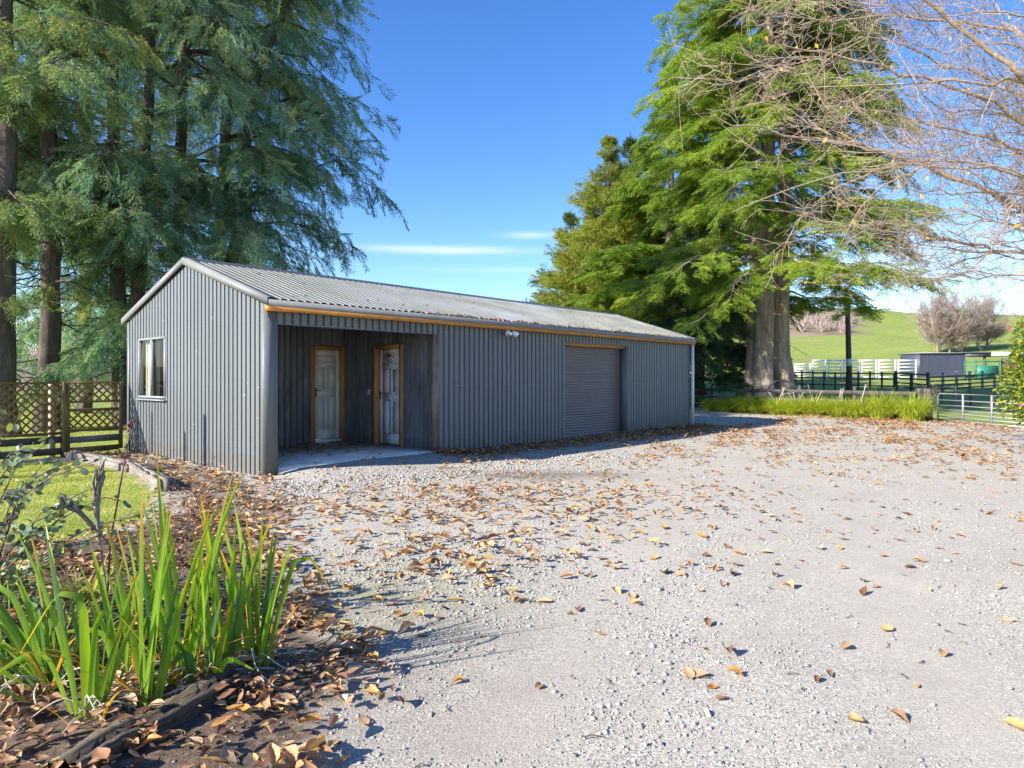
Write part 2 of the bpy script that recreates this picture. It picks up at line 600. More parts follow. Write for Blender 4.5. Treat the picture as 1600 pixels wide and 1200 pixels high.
def m_blade(name, a, b, tip):
    n = NT(name)
    st = n.noise(60, 3, 0.6, n.mapping(n.coord(), (1, 1, 0.05)))
    c = n.ramp(st, [(0.3, a), (0.7, b)])
    c = n.mix(n.ramp(n.attr('along'), [(0.68, 0.0), (1.0, 0.85)]), c, tip)
    c = n.mix(n.ramp(n.noise(4.5, 4, 0.6), [(0.55, 0.0), (0.75, 0.5)]), c, tuple(x * 0.6 for x in a))
    c = n.mix(n.ramp(n.attr('along'), [(0.0, 0.55), (0.25, 0.0)]), c, (0.30, 0.36, 0.10))
    tc = n.mix(1.0, c, (1.6, 1.7, 0.5), 'MULTIPLY')
    n.leafy(c, tc, 0.5, 0.38, 0.5)
    return n.m


MAT['iris_a'] = m_blade('green iris blade', (0.15, 0.29, 0.025), (0.27, 0.42, 0.04), (0.30, 0.36, 0.03))
MAT['iris_b'] = m_blade('blue green iris blade', (0.05, 0.135, 0.045), (0.09, 0.20, 0.07), (0.2, 0.24, 0.06))
MAT['iris_c'] = m_blade('yellow tipped iris blade', (0.12, 0.21, 0.02), (0.20, 0.29, 0.03), (0.55, 0.27, 0.03))
MAT['iris_e'] = m_blade('dark green iris blade', (0.06, 0.14, 0.025), (0.11, 0.22, 0.035), (0.30, 0.20, 0.06))
MAT['iris_d'] = m_blade('dying orange iris blade', (0.5, 0.22, 0.03), (0.58, 0.32, 0.06), (0.42, 0.22, 0.1))
MAT['straw'] = m_simple('bleached dry strand', (0.46, 0.41, 0.34), 0.8, 0.2, 8)
MAT['stem_red'] = m_simple('red brown stem', (0.15, 0.07, 0.06), 0.7, 0.2, 8)
MAT['pink'] = m_simple('pink petals', (0.72, 0.12, 0.22), 0.5, 0.2, 30)
for nm, c in (('orange', (0.52, 0.26, 0.075)), ('golden', (0.56, 0.37, 0.15)), ('tan', (0.48, 0.31, 0.18)),
              ('brown', (0.23, 0.12, 0.065)), ('pale', (0.46, 0.385, 0.31))):
    t = NT('fallen leaf ' + nm)
    oi = t.n.new('ShaderNodeObjectInfo')
    v = t.n.new('ShaderNodeVectorMath')
    v.operation = 'ADD'
    t.l.new(t.coord(), v.inputs[0])
    t.l.new(oi.outputs['Location'], v.inputs[1])
    f = t.noise(28, 5, 0.65, v.outputs[0])
    cc = t.ramp(f, [(0.3, tuple(x * 0.62 for x in c)), (0.55, c), (0.75, tuple(min(1, x * 1.25) for x in c))])
    t.leafy(cc, c, 0.12, 0.6, 0.3)
    MAT['leaf_' + nm] = t.m


def ground_mat():
    t = NT('yard ground')
    o = t.coord()
    # gravel
    big = t.noise(0.35, 5, 0.6, o)
    mid = t.noise(2.2, 6, 0.65, o)
    fine = t.noise(70, 6, 0.75, o)
    st = t.voro(115, 'Color', o)
    sep = t.n.new('ShaderNodeSeparateColor')
    t.l.new(st, sep.inputs[0])
    stone = t.ramp(sep.outputs[0], [(0.0, (0.165, 0.16, 0.148)), (0.35, (0.30, 0.285, 0.255)), (0.7, (0.43, 0.40, 0.34)), (1.0, (0.62, 0.575, 0.485))])
    dust = t.ramp(mid, [(0.3, (0.375, 0.333, 0.268)), (0.7, (0.51, 0.465, 0.385))])
    dust = t.mix(t.ramp(fine, [(0.42, 0.0), (0.6, 0.75)]), dust, (0.31, 0.285, 0.25))
    sp3 = t.n.new('ShaderNodeSeparateColor')
    t.l.new(t.voro(240, 'Color', o), sp3.inputs[0])
    dust = t.mix(t.ramp(sp3.outputs[0], [(0.55, 0.0), (0.95, 0.6)]), dust, (0.22, 0.21, 0.195))
    dust = t.mix(t.ramp(sp3.outputs[1], [(0.8, 0.0), (1.0, 0.7)]), dust, (0.60, 0.57, 0.52))
    loose = t.attr('loose')
    k = t.math('ADD', t.math('MULTIPLY', mid, 0.9), t.math('MULTIPLY', big, 0.5))
    k = t.math('ADD', k, t.math('MULTIPLY', loose, 0.55))
    gmix = t.ramp(k, [(0.54, 0.18), (0.86, 0.95)])
    gravel = t.mix(gmix, dust, stone)
    gravel = t.mix(t.ramp(t.noise(0.9, 6, 0.7, o, 0.5), [(0.5, 0.0), (0.68, 0.38)]), gravel, (0.27, 0.255, 0.225))
    st2 = t.voro(23, 'Distance', o)
    gravel = t.mix(t.ramp(st2, [(0.1, 0.35), (0.22, 0.0)]), gravel, (0.45, 0.43, 0.39))
    moss_n = t.math('MULTIPLY', t.attr('moss'), t.ramp(t.noise(5, 6, 0.7, o), [(0.35, 0.0), (0.6, 1.0)]))
    gravel = t.mix(t.math('MULTIPLY', moss_n, 0.6), gravel, (0.24, 0.23, 0.09))
    damp = t.math('MULTIPLY', t.attr('damp'), t.ramp(t.noise(2.5, 5, 0.6, o), [(0.3, 0.4), (0.6, 1.0)]))
    gravel = t.mix(t.math('MULTIPLY', damp, 0.85), gravel, (0.11, 0.085, 0.06))
    # soil with rotted litter
    so = t.noise(26, 6, 0.7, o)
    soil = t.ramp(so, [(0.3, (0.045, 0.033, 0.026)), (0.52, (0.13, 0.095, 0.072)), (0.72, (0.27, 0.195, 0.14))])
    # grass
    gr = t.noise(1.3, 6, 0.7, o)
    gf = t.noise(0.12, 5, 0.6, o)
    grass = t.ramp(gr, [(0.3, (0.12, 0.18, 0.03)), (0.5, (0.19, 0.245, 0.045)), (0.72, (0.33, 0.32, 0.12))])
    grass = t.mix(t.ramp(gf, [(0.5, 0.0), (0.72, 0.55)]), grass, (0.30, 0.27, 0.11))
    hill = t.ramp(t.noise(0.05, 7, 0.7, o), [(0.3, (0.15, 0.13, 0.075)), (0.55, (0.24, 0.19, 0.13)), (0.75, (0.17, 0.2, 0.07))])
    nz = t.math('MULTIPLY', t.math('SUBTRACT', t.noise(3.2, 6, 0.7, o), 0.5), 1.1)

    def edge(a):
        return t.ramp(t.math('ADD', t.attr(a), nz), [(0.4, 0.0), (0.6, 1.0)])
    c = t.mix(edge('soil'), gravel, soil)
    c = t.mix(edge('grass'), c, grass)
    c = t.mix(edge('brown'), c, hill)
    hgt = t.math('ADD', t.math('MULTIPLY', sep.outputs[1], 0.5), t.math('MULTIPLY', fine, 0.8))
    hgt = t.math('ADD', hgt, t.math('MULTIPLY', t.voro(115, 'Distance', o), -0.9))
    t.bsdf(c, 0.95, 0, 0.15, t.bump(hgt, 0.35, 0.005))
    return t.m


MAT['ground'] = ground_mat()

# ------------------------------------------------------------------ terrain
SA = math.atan2(0.754, 0.657)                       # heading of the shed's long side
SC = np.array((-3.60, 9.86))                        # near corner of the shed
SD = np.array((math.cos(SA), math.sin(SA)))
SG = np.array((-math.sin(SA), math.cos(SA)))
SL, SW, EAVE, RISE = 13.46, 5.2, 2.58, 0.83


def shed_local(x, y):
    dx, dy = np.asarray(x) - SC[0], np.asarray(y) - SC[1]
    return dx * SD[0] + dy * SD[1], dx * SG[0] + dy * SG[1]


FENCE_A, FENCE_B = np.array((14.1, 22.6)), np.array((8.0, 33.0))      # rail fence, right end and left end


def hz(x, y):
    x, y = np.asarray(x, float), np.asarray(y, float)
    a = x / np.maximum(y, 1.0)
    d = np.hypot(x * 0.35, y)
    near = np.interp(d, [0, 32, 45, 60, 80, 110, 160, 225, 260], [0, 0, 0.55, 1.25, 2.2, 4.3, 9.3, 15.2, 16.2])
    far = np.interp(d, [0, 235, 300, 380, 480, 700, 2000], [0, 0, 10, 25, 29, 26, -10])
    side = np.interp(a, [-1.2, -0.55, -0.1, 0.28, 0.45, 0.55, 0.65, 0.8, 1.2], [0.3, 0.36, 0.55, 1.0, 0.98, 0.86, 0.8, 0.75, 0.6])
    z = near * np.interp(a, [-0.8, -0.1, 0.2, 0.4], [0.32, 0.5, 0.9, 1.0]) + far * side
    z = z + np.where(d > 60, (vnoise(x, y, 45, 3) - 0.5) * np.clip((d - 60) / 80, 0, 1) * 3.0, 0)
    z = z + (vnoise(x, y, 1.6, 5) - 0.5) * 0.018 * (d < 40) + (vnoise(x, y, 0.5, 6) - 0.5) * 0.006 * (d < 15)
    bed = zone_poly(x, y, BED, 0.35)
    lx, ly = shed_local(x, y)
    ramp = 0.088 * np.exp(-(np.minimum(ly + 0.05, 0) / 0.75) ** 2) * np.clip((lx - 0.1) / 0.5, 0, 1) * np.clip((4.2 - lx) / 0.7, 0, 1)
    return z + 0.04 * bed + ramp


def pip(x, y, poly):
    ins = np.zeros(x.shape, bool)
    n = len(poly)
    for i in range(n):
        x0, y0 = poly[i]
        x1, y1 = poly[(i + 1) % n]
        if y0 == y1:
            continue
        c = ((y0 > y) != (y1 > y)) & (x < (x1 - x0) * (y - y0) / (y1 - y0) + x0)
        ins ^= c
    return ins


def zone_poly(x, y, poly, soft):
    x, y = np.atleast_1d(np.asarray(x, float)), np.atleast_1d(np.asarray(y, float))
    x, y = np.broadcast_arrays(x, y)
    d = np.full(x.shape, 1e9)
    n = len(poly)
    for i in range(n):
        ax, ay = poly[i]
        bx, by = poly[(i + 1) % n]
        ex, ey = bx - ax, by - ay
        t = np.clip(((x - ax) * ex + (y - ay) * ey) / (ex * ex + ey * ey + 1e-9), 0, 1)
        d = np.minimum(d, np.hypot(x - ax - t * ex, y - ay - t * ey))
    d = np.where(pip(x, y, poly), d, -d)
    return np.clip(0.5 + d / (2 * soft), 0, 1)


def poly_px(pts):
    return [tuple(G(a, b)[:2]) for a, b in pts]


BED = poly_px([(150, 845), (300, 800), (415, 860), (455, 960), (540, 1040), (500, 1120), (455, 1200)]) + [(-1.0, 1.6), (-4.5, 1.6), (-6.5, 5.5)] + poly_px([(-60, 850)])
LAWN = poly_px([(-120, 735), (70, 722), (150, 722), (205, 742), (238, 770), (225, 812), (120, 848), (-200, 870)])
LITTER = poly_px([(110, 706), (205, 706), (415, 748), (470, 790), (420, 870), (300, 830), (235, 800), (240, 765), (190, 738)])
BACKLAWN = [(-7.5, 13.35), (-8.2, 12.3), (-11.5, 8.0), (-60, 4.0), (-80, 60), (-2, 60), (-2.5, 24), (-6, 18)]
PADDOCK = [(60, 4.0), (16.0, 17.0), (14.7, 18.9), (14.4, 22.8), (12.2, 26.6), (8.6, 33.0), (2, 34.5), (-4, 25), (-80, 60), (-900, 200), (-900, 900), (900, 900), (900, 4)]


def zones(x, y):
    soil = np.maximum(zone_poly(x, y, BED, 0.35), 0.62 * zone_poly(x, y, LITTER, 0.4))
    grass = np.maximum.reduce([zone_poly(x, y, LAWN, 0.35), zone_poly(x, y, BACKLAWN, 0.25), zone_poly(x, y, PADDOCK, 0.6)])
    d = np.hypot(x * 0.35, y)
    a = x / np.maximum(y, 1)
    brown = np.clip((d - 226 + 10 * (vnoise(x, y, 30, 9) - .5)) / 14, 0, 1) * np.where(a < 0, 0.8, np.where(a < 0.51, 0.95, 0.25))
    brown = np.where((a < -0.2) & (d > 55), np.maximum(brown, 0.75), brown)
    lx, ly = shed_local(x, y)
    loose = np.clip(1 - np.abs(ly + 1.3 + 0.15 * lx) / 1.6, 0, 1) * (lx > -1.5) * (lx < 6) + 0.6 * np.exp(-((x + 0.3) ** 2 + (y - 5.2) ** 2) / 1.6)
    moss = np.exp(-(((x + 0.95) / 0.9) ** 2 + ((y - 4.6) / 0.9) ** 2)) * 1.2
    p = G(840, 742)
    damp = 0.42 * np.exp(-(((x + 0.55) / 0.75) ** 2 + ((y - 3.3) / 1.1) ** 2)) + 1.5 * np.exp(-(((x - p[0]) / 1.1) ** 2 + ((y - p[1]) / 0.42) ** 2)) + 0.5 * np.exp(-((ly + 0.35) / 0.5) ** 2) * (lx > 3.3) * (lx < SL)
    for (a0, a1, b0, b1, w_) in (((0.2, 2.0), (2.6, 12.6), 0, 0, .30), ((2.1, 2.0), (4.6, 12.0), 0, 0, .30)):
        ex_, ey_ = a1[0] - a0[0], a1[1] - a0[1]
        L_ = math.hypot(ex_, ey_)
        off = ((x - a0[0]) * ey_ - (y - a0[1]) * ex_) / L_ + 0.35 * np.sin(y * .55)
        loose = loose - 0.28 * np.exp(-(off / w_) ** 2) + 0.15 * np.exp(-((off - .55) / .22) ** 2)
    return soil, grass, brown, np.clip(loose, -0.6, 1), np.clip(moss, 0, 1), np.clip(damp, 0, 1)


def geo_axis(a, b, step, grow, far):
    mid = np.arange(a, b, step)
    up, s, v = [], step, b
    while v < far:
        up.append(v)
        s *= grow
        v += s
    return mid, np.array(up + [far])


def build_ground():
    midx = np.arange(-10, 17, 0.13)
    ex = [17.0]
    s = 0.15
    while ex[-1] < 700:
        s *= 1.14
        ex.append(ex[-1] + s)
    ex2 = [-10.0]
    s = 0.15
    while ex2[-1] > -700:
        s *= 1.14
        ex2.append(ex2[-1] - s)
    X = np.concatenate([np.array(ex2[1:])[::-1], midx, np.array(ex)])
    ys = [1.6]
    while ys[-1] < 900:
        v = ys[-1]
        ys.append(v + max(0.05, v * (0.018 if v < 40 else 0.03)))
    yb, s = [1.6], 0.1
    while yb[-1] > -40:
        s *= 1.3
        yb.append(yb[-1] - s)
    Y = np.concatenate([np.array(yb[1:])[::-1], np.array(ys)])
    XX, YY = np.meshgrid(X, Y)
    x, y = XX.ravel(), YY.ravel()
    z = hz(x, y)
    soil, grass, brown, loose, moss, damp = zones(x, y)
    V = np.stack([x, y, z], -1)
    nx, ny = len(X), len(Y)
    i = (np.arange(ny - 1)[:, None] * nx + np.arange(nx - 1)[None]).ravel()
    Q = np.stack([i, i + 1, i + 1 + nx, i + nx], -1)
    qs, qg, qb = soil[Q].mean(1), grass[Q].mean(1), brown[Q].mean(1)
    cx, cy = x[Q].mean(1), y[Q].mean(1)
    kind = np.zeros(len(Q), int)
    kind[qs > 0.5] = 1
    kind[qg > 0.5] = 3
    kind[(qg > 0.5) & (cx < -2) & (cy < 30) & (cy > 0)] = 2
    kind[qb > 0.55] = 4
    for k, nm, lab in ((0, 'gravel_yard', 'pale gravel yard'), (1, 'garden_bed', 'dark soil'), (2, 'lawn', 'lawn'),
                       (3, 'paddock', 'green paddock'), (4, 'far_hill', 'brown hill')):
        q = Q[kind == k]
        if not len(q):
            continue
        used, inv = np.unique(q, return_inverse=True)
        me = make_mesh(nm, V[used], None, inv.reshape(-1, 4), MAT['ground'],
                       dict(soil=soil[used], grass=grass[used], brown=brown[used], loose=loose[used], moss=moss[used], damp=damp[used]), True)
        tag(link(nm, me), kind='structure')


build_ground()

# ------------------------------------------------------------------ the shed
PITCH = 0.135
PROF = [(0.0, 0.034), (0.090, 0.034), (0.098, 0.0), (0.126, 0.0)]      # one rib: crest, fall, valley, rise


def corrugated(u0, u1, zb, zt, holes=(), pitch=PITCH, prof=PROF, phase=0.0):
    """strips of ribbed sheet; returns (u, n, z) quads"""
    us = []
    k0 = int(math.floor((u0 - phase) / pitch)) - 1
    k = k0
    while phase + k * pitch < u1 + pitch:
        for (a, n) in prof:
            us.append((phase + k * pitch + a * pitch / 0.135, n))
        k += 1
    ua = np.array([u for u, n in us])
    na = np.array([n for u, n in us])
    cuts = [u0, u1] + [h[0] for h in holes] + [h[1] for h in holes] + [SW / 2]
    allu = np.unique(np.concatenate([ua[(ua > u0) & (ua < u1)], [c for c in cuts if u0 <= c <= u1]]))
    alln = np.interp(allu, ua, na)
    V, Q = [], []
    for i in range(len(allu) - 1):
        a, b = allu[i], allu[i + 1]
        if b - a < 1e-6:
            continue
        m = (a + b) / 2
        spans = [(None, None)]
        for (h0, h1, z0, z1) in holes:
            if h0 <= m <= h1:
                spans = []
                if z0 > -1:
                    spans.append((None, z0))
                spans.append((z1, None))
        for (lo, hi) in spans:
            la, lb = (zb(a), zb(b)) if lo is None else (lo, lo)
            ha, hb = (zt(a), zt(b)) if hi is None else (hi, hi)
            n = len(V)
            V += [(a, alln[i], la), (b, alln[i + 1], lb), (b, alln[i + 1], hb), (a, alln[i], ha)]
            Q.append((n, n + 1, n + 2, n + 3))
    return np.array(V), np.array(Q)


shed = empty('shed', (SC[0], SC[1], 0), SA)
tag(shed, 'long grey corrugated steel shed with open porch, roller door and low gable roof', 'shed')


def wall(name, mat, axis, at, sign, u0, u1, zb, zt, holes=(), parent=shed, phase=0.0):
    V, Q = corrugated(u0, u1, zb, zt, holes, phase=phase)
    W = np.empty_like(V)
    if axis == 'x':       # runs along local x at y = at, ribs towards sign*y
        W[:, 0], W[:, 1], W[:, 2] = V[:, 0], at + sign * V[:, 1], V[:, 2]
    else:
        W[:, 1], W[:, 0], W[:, 2] = V[:, 0], at + sign * V[:, 1], V[:, 2]
    return link(name, make_mesh(name, W, None, Q, mat), parent)


PX0, PX1, PY = 0.17, 3.42, 2.95            # porch: from, to, depth
PH, SLAB = 2.24, 0.11
RX0, RX1, RH = 7.28, 9.95, 2.25            # roller door
WY0, WY1, WZ0, WZ1 = 3.45, 4.62, 1.10, 2.16   # window in the gable
zero = lambda u: -0.02
gtop = lambda u: EAVE + RISE * (1 - abs(u - SW / 2) / (SW / 2)) - 0.03
wall('gable_wall', MAT['clad_grey'], 'y', 0.0, -1, 0.0, SW, zero, gtop, [(WY0, WY1, WZ0, WZ1)])
wall('far_gable_wall', MAT['clad_grey'], 'y', SL, 1, 0.0, SW, zero, gtop)
wall('front_wall', MAT['clad_grey'], 'x', 0.0, -1, PX0, SL, lambda u: -0.02, lambda u: EAVE,
     [(PX0 - 0.1, PX1 - 0.02, -2, PH), (RX0, RX1, -2, RH)], phase=0.03)
wall('back_wall', MAT['clad_grey'], 'x', SW, 1, 0.0, SL, zero, lambda u: EAVE)
# porch lining
D1X0, D1X1, D1H = 2.60, 3.40, 2.10          # door in the porch's back wall (frame outer)
D2Y0, D2Y1, D2H = 0.98, 1.88, 2.10          # door in the porch's side wall (frame outer)
wall('porch_back_wall', MAT['clad_porch_lightened'], 'x', PY, -1, 0.03, PX1, lambda u: SLAB, lambda u: EAVE, [(D1X0, D1X1, -2, D1H)])
wall('porch_side_wall', MAT['clad_porch_lightened'], 'y', PX1, -1, 0.06, PY, lambda u: SLAB, lambda u: EAVE, [(D2Y0, D2Y1, -2, D2H)])
wall('porch_gable_lining', MAT['clad_porch_lightened'], 'y', 0.04, 1, 0.06, PY, lambda u: SLAB, lambda u: EAVE)
MB().box(0.05, PX1, 0.04, PY, EAVE - 0.06, EAVE - 0.02).build('porch_ceiling', MAT['clad_porch_lightened'], shed)
MB().box(0.04, PX1 + 0.1, -0.02, PY + 0.1, -0.1, SLAB).build('porch_slab', MAT['concrete'], shed)
# corner flashings
for nm, a in (('corner_flashing', (-0.040, 0.17, -0.042, -0.036, -0.02, EAVE)), ('corner_flashing', (-0.042, -0.036, -0.036, 0.07, -0.02, EAVE)),
              ('corner_flashing', (-0.040, -0.035, SW - 0.08, SW + 0.034, -0.02, EAVE))):
    MB().box(*a).build(nm, MAT['clad_grey'], shed)
MB().box(0.164, 0.170, -0.034, 0.10, -0.02, PH).build('porch_jamb_flashing', MAT['clad_grey'], shed)
MB().box(0.17, PX1 - 0.02, -0.02, 0.10, PH - 0.002, PH + 0.02).build('porch_head_flashing', MAT['clad_grey'], shed)
MB().box(PX1 - 0.15, PX1 - 0.02, -0.045, 0.055, -0.02, PH).build('porch_post', MAT['timber_post'], shed)
# roof
OVF, OVG = 0.20, 0.07
slope = RISE / (SW / 2)
for nm, s in (('front_roof', 1), ('back_roof', -1)):
    V, Q = corrugated(-OVG, SL + OVG, lambda u: 0.0, lambda u: 1.0, pitch=0.135)
    yl = -OVF if s > 0 else SW + OVF
    yy = np.where(V[:, 2] > 0.5, SW / 2, yl)
    zz = EAVE + 0.05 + RISE * (1 - np.abs(yy - SW / 2) / (SW / 2)) + V[:, 1]
    link(nm, make_mesh(nm, np.stack([V[:, 0], yy, zz], -1), None, Q, MAT['roof']), shed)
zr = EAVE + RISE + 0.075
MB().raw([(-OVG - .02, SW / 2 - .16, zr - .16 * slope + .012), (-OVG - .02, SW / 2, zr + .03), (-OVG - .02, SW / 2 + .16, zr - .16 * slope + .012),
          (SL + OVG, SW / 2 - .16, zr - .16 * slope + .012), (SL + OVG, SW / 2, zr + .03), (SL + OVG, SW / 2 + .16, zr - .16 * slope + .012)],
         [(0, 3, 4, 1), (1, 4, 5, 2)]).build('ridge_cap', MAT['flash_dark'], shed)
for xg, nm in ((-OVG - 0.01, 'barge_flashing'), (SL + OVG + 0.01, 'barge_flashing')):
    for s in (1, -1):
        y0 = -OVF if s > 0 else SW + OVF
        z0 = EAVE + 0.05 + RISE * (1 - abs(y0 - SW / 2) / (SW / 2))
        z1 = EAVE + 0.05 + RISE
        w = 0.012
        b = MB()
        for (xa, xb, up, dn) in ((xg - w, xg + w, 0.042, -0.075), (min(xg, xg + (0.11 if xg < 0 else -0.11)), max(xg, xg + (0.11 if xg < 0 else -0.11)), 0.049, 0.041)):
            b.raw([(xa, y0, z0 + dn), (xb, y0, z0 + dn), (xb, y0, z0 + up), (xa, y0, z0 + up),
                   (xa, SW / 2, z1 + dn), (xb, SW / 2, z1 + dn), (xb, SW / 2, z1 + up), (xa, SW / 2, z1 + up)],
                  [(0, 1, 2, 3), (7, 6, 5, 4), (0, 4, 5, 1), (1, 5, 6, 2), (2, 6, 7, 3), (3, 7, 4, 0)])
        b.build(nm, MAT['flash_pale'], shed)
ze = EAVE + 0.05 - OVF * slope
MB().box(-OVG, SL + OVG, -OVF - 0.012, -OVF + 0.004, ze - 0.085, ze + 0.012).build('eave_fascia', MAT['flash_pale'], shed)
MB().box(-OVG + 0.03, SL + OVG - 0.03, -OVF + 0.006, -0.03, ze - 0.140, ze - 0.02).build('eave_timber', MAT['timber_new'], shed)
# downpipe at far corner
MB().tube([(SL + .05, -.10, 0.02), (SL + .05, -.10, EAVE - 0.12)], 0.045, 10).build('downpipe', MAT['white_metal'], shed, True)
# screws along the girts of the gable
b = MB()
for zz in (0.45, 1.25, 2.3):
    k = 0
    while 0.033 + k * PITCH < SW:
        yv = 0.033 + k * PITCH
        if not (WY0 - .05 < yv < WY1 + .05 and WZ0 - .1 < zz < WZ1 + .1) and zz < gtop(yv) - .05:
            b.box(-0.037, -0.032, yv - .006, yv + .006, zz - .006, zz + .006)
        k += 1
for zz in (0.4, 1.3, 2.3):
    k = 0
    while 0.073 + k * PITCH < SL:
        xv = 0.073 + k * PITCH
        k += 1
        if (xv < PX1 and zz < PH) or (RX0 < xv < RX1 and zz < RH):
            continue
        b.box(xv - .006, xv + .006, -0.039, -0.034, zz - .006, zz + .006)
tag(b.build('screw_heads', MAT['galv'], shed), kind='stuff')

# window in the gable
win = MB()
for (a, c, d, e) in ((WY0 - .025, WY1 + .025, WZ0 - .03, WZ0 + .01), (WY0 - .025, WY1 + .025, WZ1 - .01, WZ1 + .025),
                     (WY0 - .025, WY0 + .01, WZ0 + .01, WZ1 - .01), (WY1 - .01, WY1 + .025, WZ0 + .01, WZ1 - .01),
                     ((WY0 + WY1) / 2 - .02, (WY0 + WY1) / 2 + .025, WZ0 + .01, WZ1 - .01)):
    win.box(-0.055, 0.03, a, c, d, e)
window = win.build('window', MAT['alu'], shed)
for (a, c) in ((WY0 + .01, (WY0 + WY1) / 2 - .02), ((WY0 + WY1) / 2 + .025, WY1 - .01)):
    MB().raw([(-.01, a, WZ0 + .01), (-.01, a, WZ1 - .01), (-.01, c, WZ1 - .01), (-.01, c, WZ0 + .01)], [(0, 1, 2, 3)]).build('pane', MAT['glass'], window)
MB().box(-0.085, -0.055, WY0 - .06, WY1 + .06, WZ0 - .075, WZ0 - .05).build('sill', MAT['alu'], window)
# gathered curtain behind the left pane
cy = np.linspace((WY0 + WY1) / 2 - .05, WY1 - .02, 60)
cx = 0.07 + 0.022 * np.sin((cy - WY0) * 75 + 2 * np.sin(cy * 9)) + 0.01 * np.sin(cy * 160)
V = np.concatenate([np.stack([cx, cy, np.full(60, WZ0 - .05)], -1), np.stack([cx, cy, np.full(60, WZ1 + .03)], -1)])
Q = [(i, i + 1, i + 61, i + 60) for i in range(59)]
link('curtain', make_mesh('curtain', V, None, Q, MAT['curtain'], None, True), window)


def panel_door(name, w, h, mat, parent, M, notice=False):
    """door leaf in its own frame: x width, z height, front at -y"""
    d = MB()
    d.box(0, w, 0, 0.035, 0, h)
    o = d.build(name, mat, parent)
    o.matrix_local = M
    st = 0.095
    rails = [(0, 0.20), (0.86, 1.02), (1.50, 1.60), (h - 0.10, h)]
    f = MB()
    f.box(0, st, -0.009, -0.0005, 0, h)
    f.box(w - st, w, -0.009, -0.0005, 0, h)
    for a, c in rails:
        f.box(st, w - st, -0.0085, -0.0005, a, c)
    f.box(w / 2 - 0.045, w / 2 + 0.045, -0.0082, -0.0005, 0.20, 0.86)
    f.box(w / 2 - 0.045, w / 2 + 0.045, -0.0082, -0.0005, 1.02, 1.50)
    f.build('stiles_and_rails', mat, o)
    for (a, c) in ((st, w / 2 - .045), (w / 2 + .045, w - st)):
        for (e, g) in ((.20, .86), (1.02, 1.50)):
            MB().box(a + .014, c - .014, -0.0068, -0.0008, e + .014, g - .014).build('door_panel', mat, o)
    MB().box(st + .014, w - st - .014, -0.0068, -0.0008, 1.614, h - .114).build('door_panel', mat, o)
    hd = MB()
    hd.box(0.030, 0.068, -0.020, -0.0142, 0.88, 1.06)
    hd.tube([(0.05, -0.018, 1.01), (0.05, -0.058, 1.01)], 0.009, 8)
    hd.tube([(0.05, -0.055, 1.01), (0.145, -0.058, 1.005)], 0.008, 8)
    hd.build('handle', MAT['brass'], o)
    if notice:
        nb = MB().box(w / 2 - .13, w / 2 + .15, -0.0165, -0.0146, 1.63, h - .07).build('notice', MAT['paper'], o)
        MB().box(w / 2 - .10, w / 2 + .04, -0.0180, -0.0168, h - .16, h - .115).build('red_heading', MAT['red_ink'], nb)
        MB().box(w / 2 + .075, w / 2 + .115, -0.0180, -0.0168, h - .18, h - .13).build('red_mark', MAT['red_ink'], nb)
        for k in range(3):
            MB().box(w / 2 - .10, w / 2 + .05, -0.0178, -0.0168, h - .205 - .028 * k, h - .199 - .028 * k).build('print_line', MAT['grey_ink'], nb)
    return o


def door_frame(name, w, h, parent, M, depth=0.12):
    e = bpy.data.objects.new(name, None)
    e.parent = parent
    e.matrix_local = M
    COL.objects.link(e)
    t = 0.075
    MB().box(0, t, -0.055, depth, 0, h).build('jamb', MAT['timber_z'], e)
    MB().box(w - t, w, -0.055, depth, 0, h).build('jamb', MAT['timber_z'], e)
    MB().box(t, w - t, -0.053, depth, h - t, h - .001).build('head', MAT['timber_new'], e)
    return e


# door in the porch's back wall faces -y
M1 = Matrix.Translation((D1X0, PY - 0.01, SLAB))
fr1 = door_frame('door_frame', D1X1 - D1X0, D1H - SLAB, shed, M1)
MB().box(0.075, D1X1 - D1X0 - .075, -0.03, 0.12, 0, 0.055).build('threshold_light_line', MAT['white_paint'], fr1)  # door step coloured white to stand in for light reflected along its foot
panel_door('door', D1X1 - D1X0 - .16, D1H - SLAB - .15, MAT['door_paint'], shed, Matrix.Translation((D1X0 + .08, PY + .025, SLAB + .07)))
# door in the porch's side wall faces -x : local x of the door runs along -y
R2 = Matrix.Rotation(math.radians(-90), 4, 'Z')
M2 = Matrix.Translation((PX1 - 0.01, D2Y1, SLAB)) @ R2
door_frame('door_frame', D2Y1 - D2Y0, D2H - SLAB, shed, M2)
panel_door('door', D2Y1 - D2Y0 - .16, D2H - SLAB - .1, MAT['white_paint'], shed, Matrix.Translation((PX1 + .045, D2Y1 - .08, SLAB + .02)) @ R2, True)
MB().box(PX1 - .045, PX1 - .027, 2.02, 2.09, 1.10, 1.21).build('light_switch', MAT['white_paint'], shed)

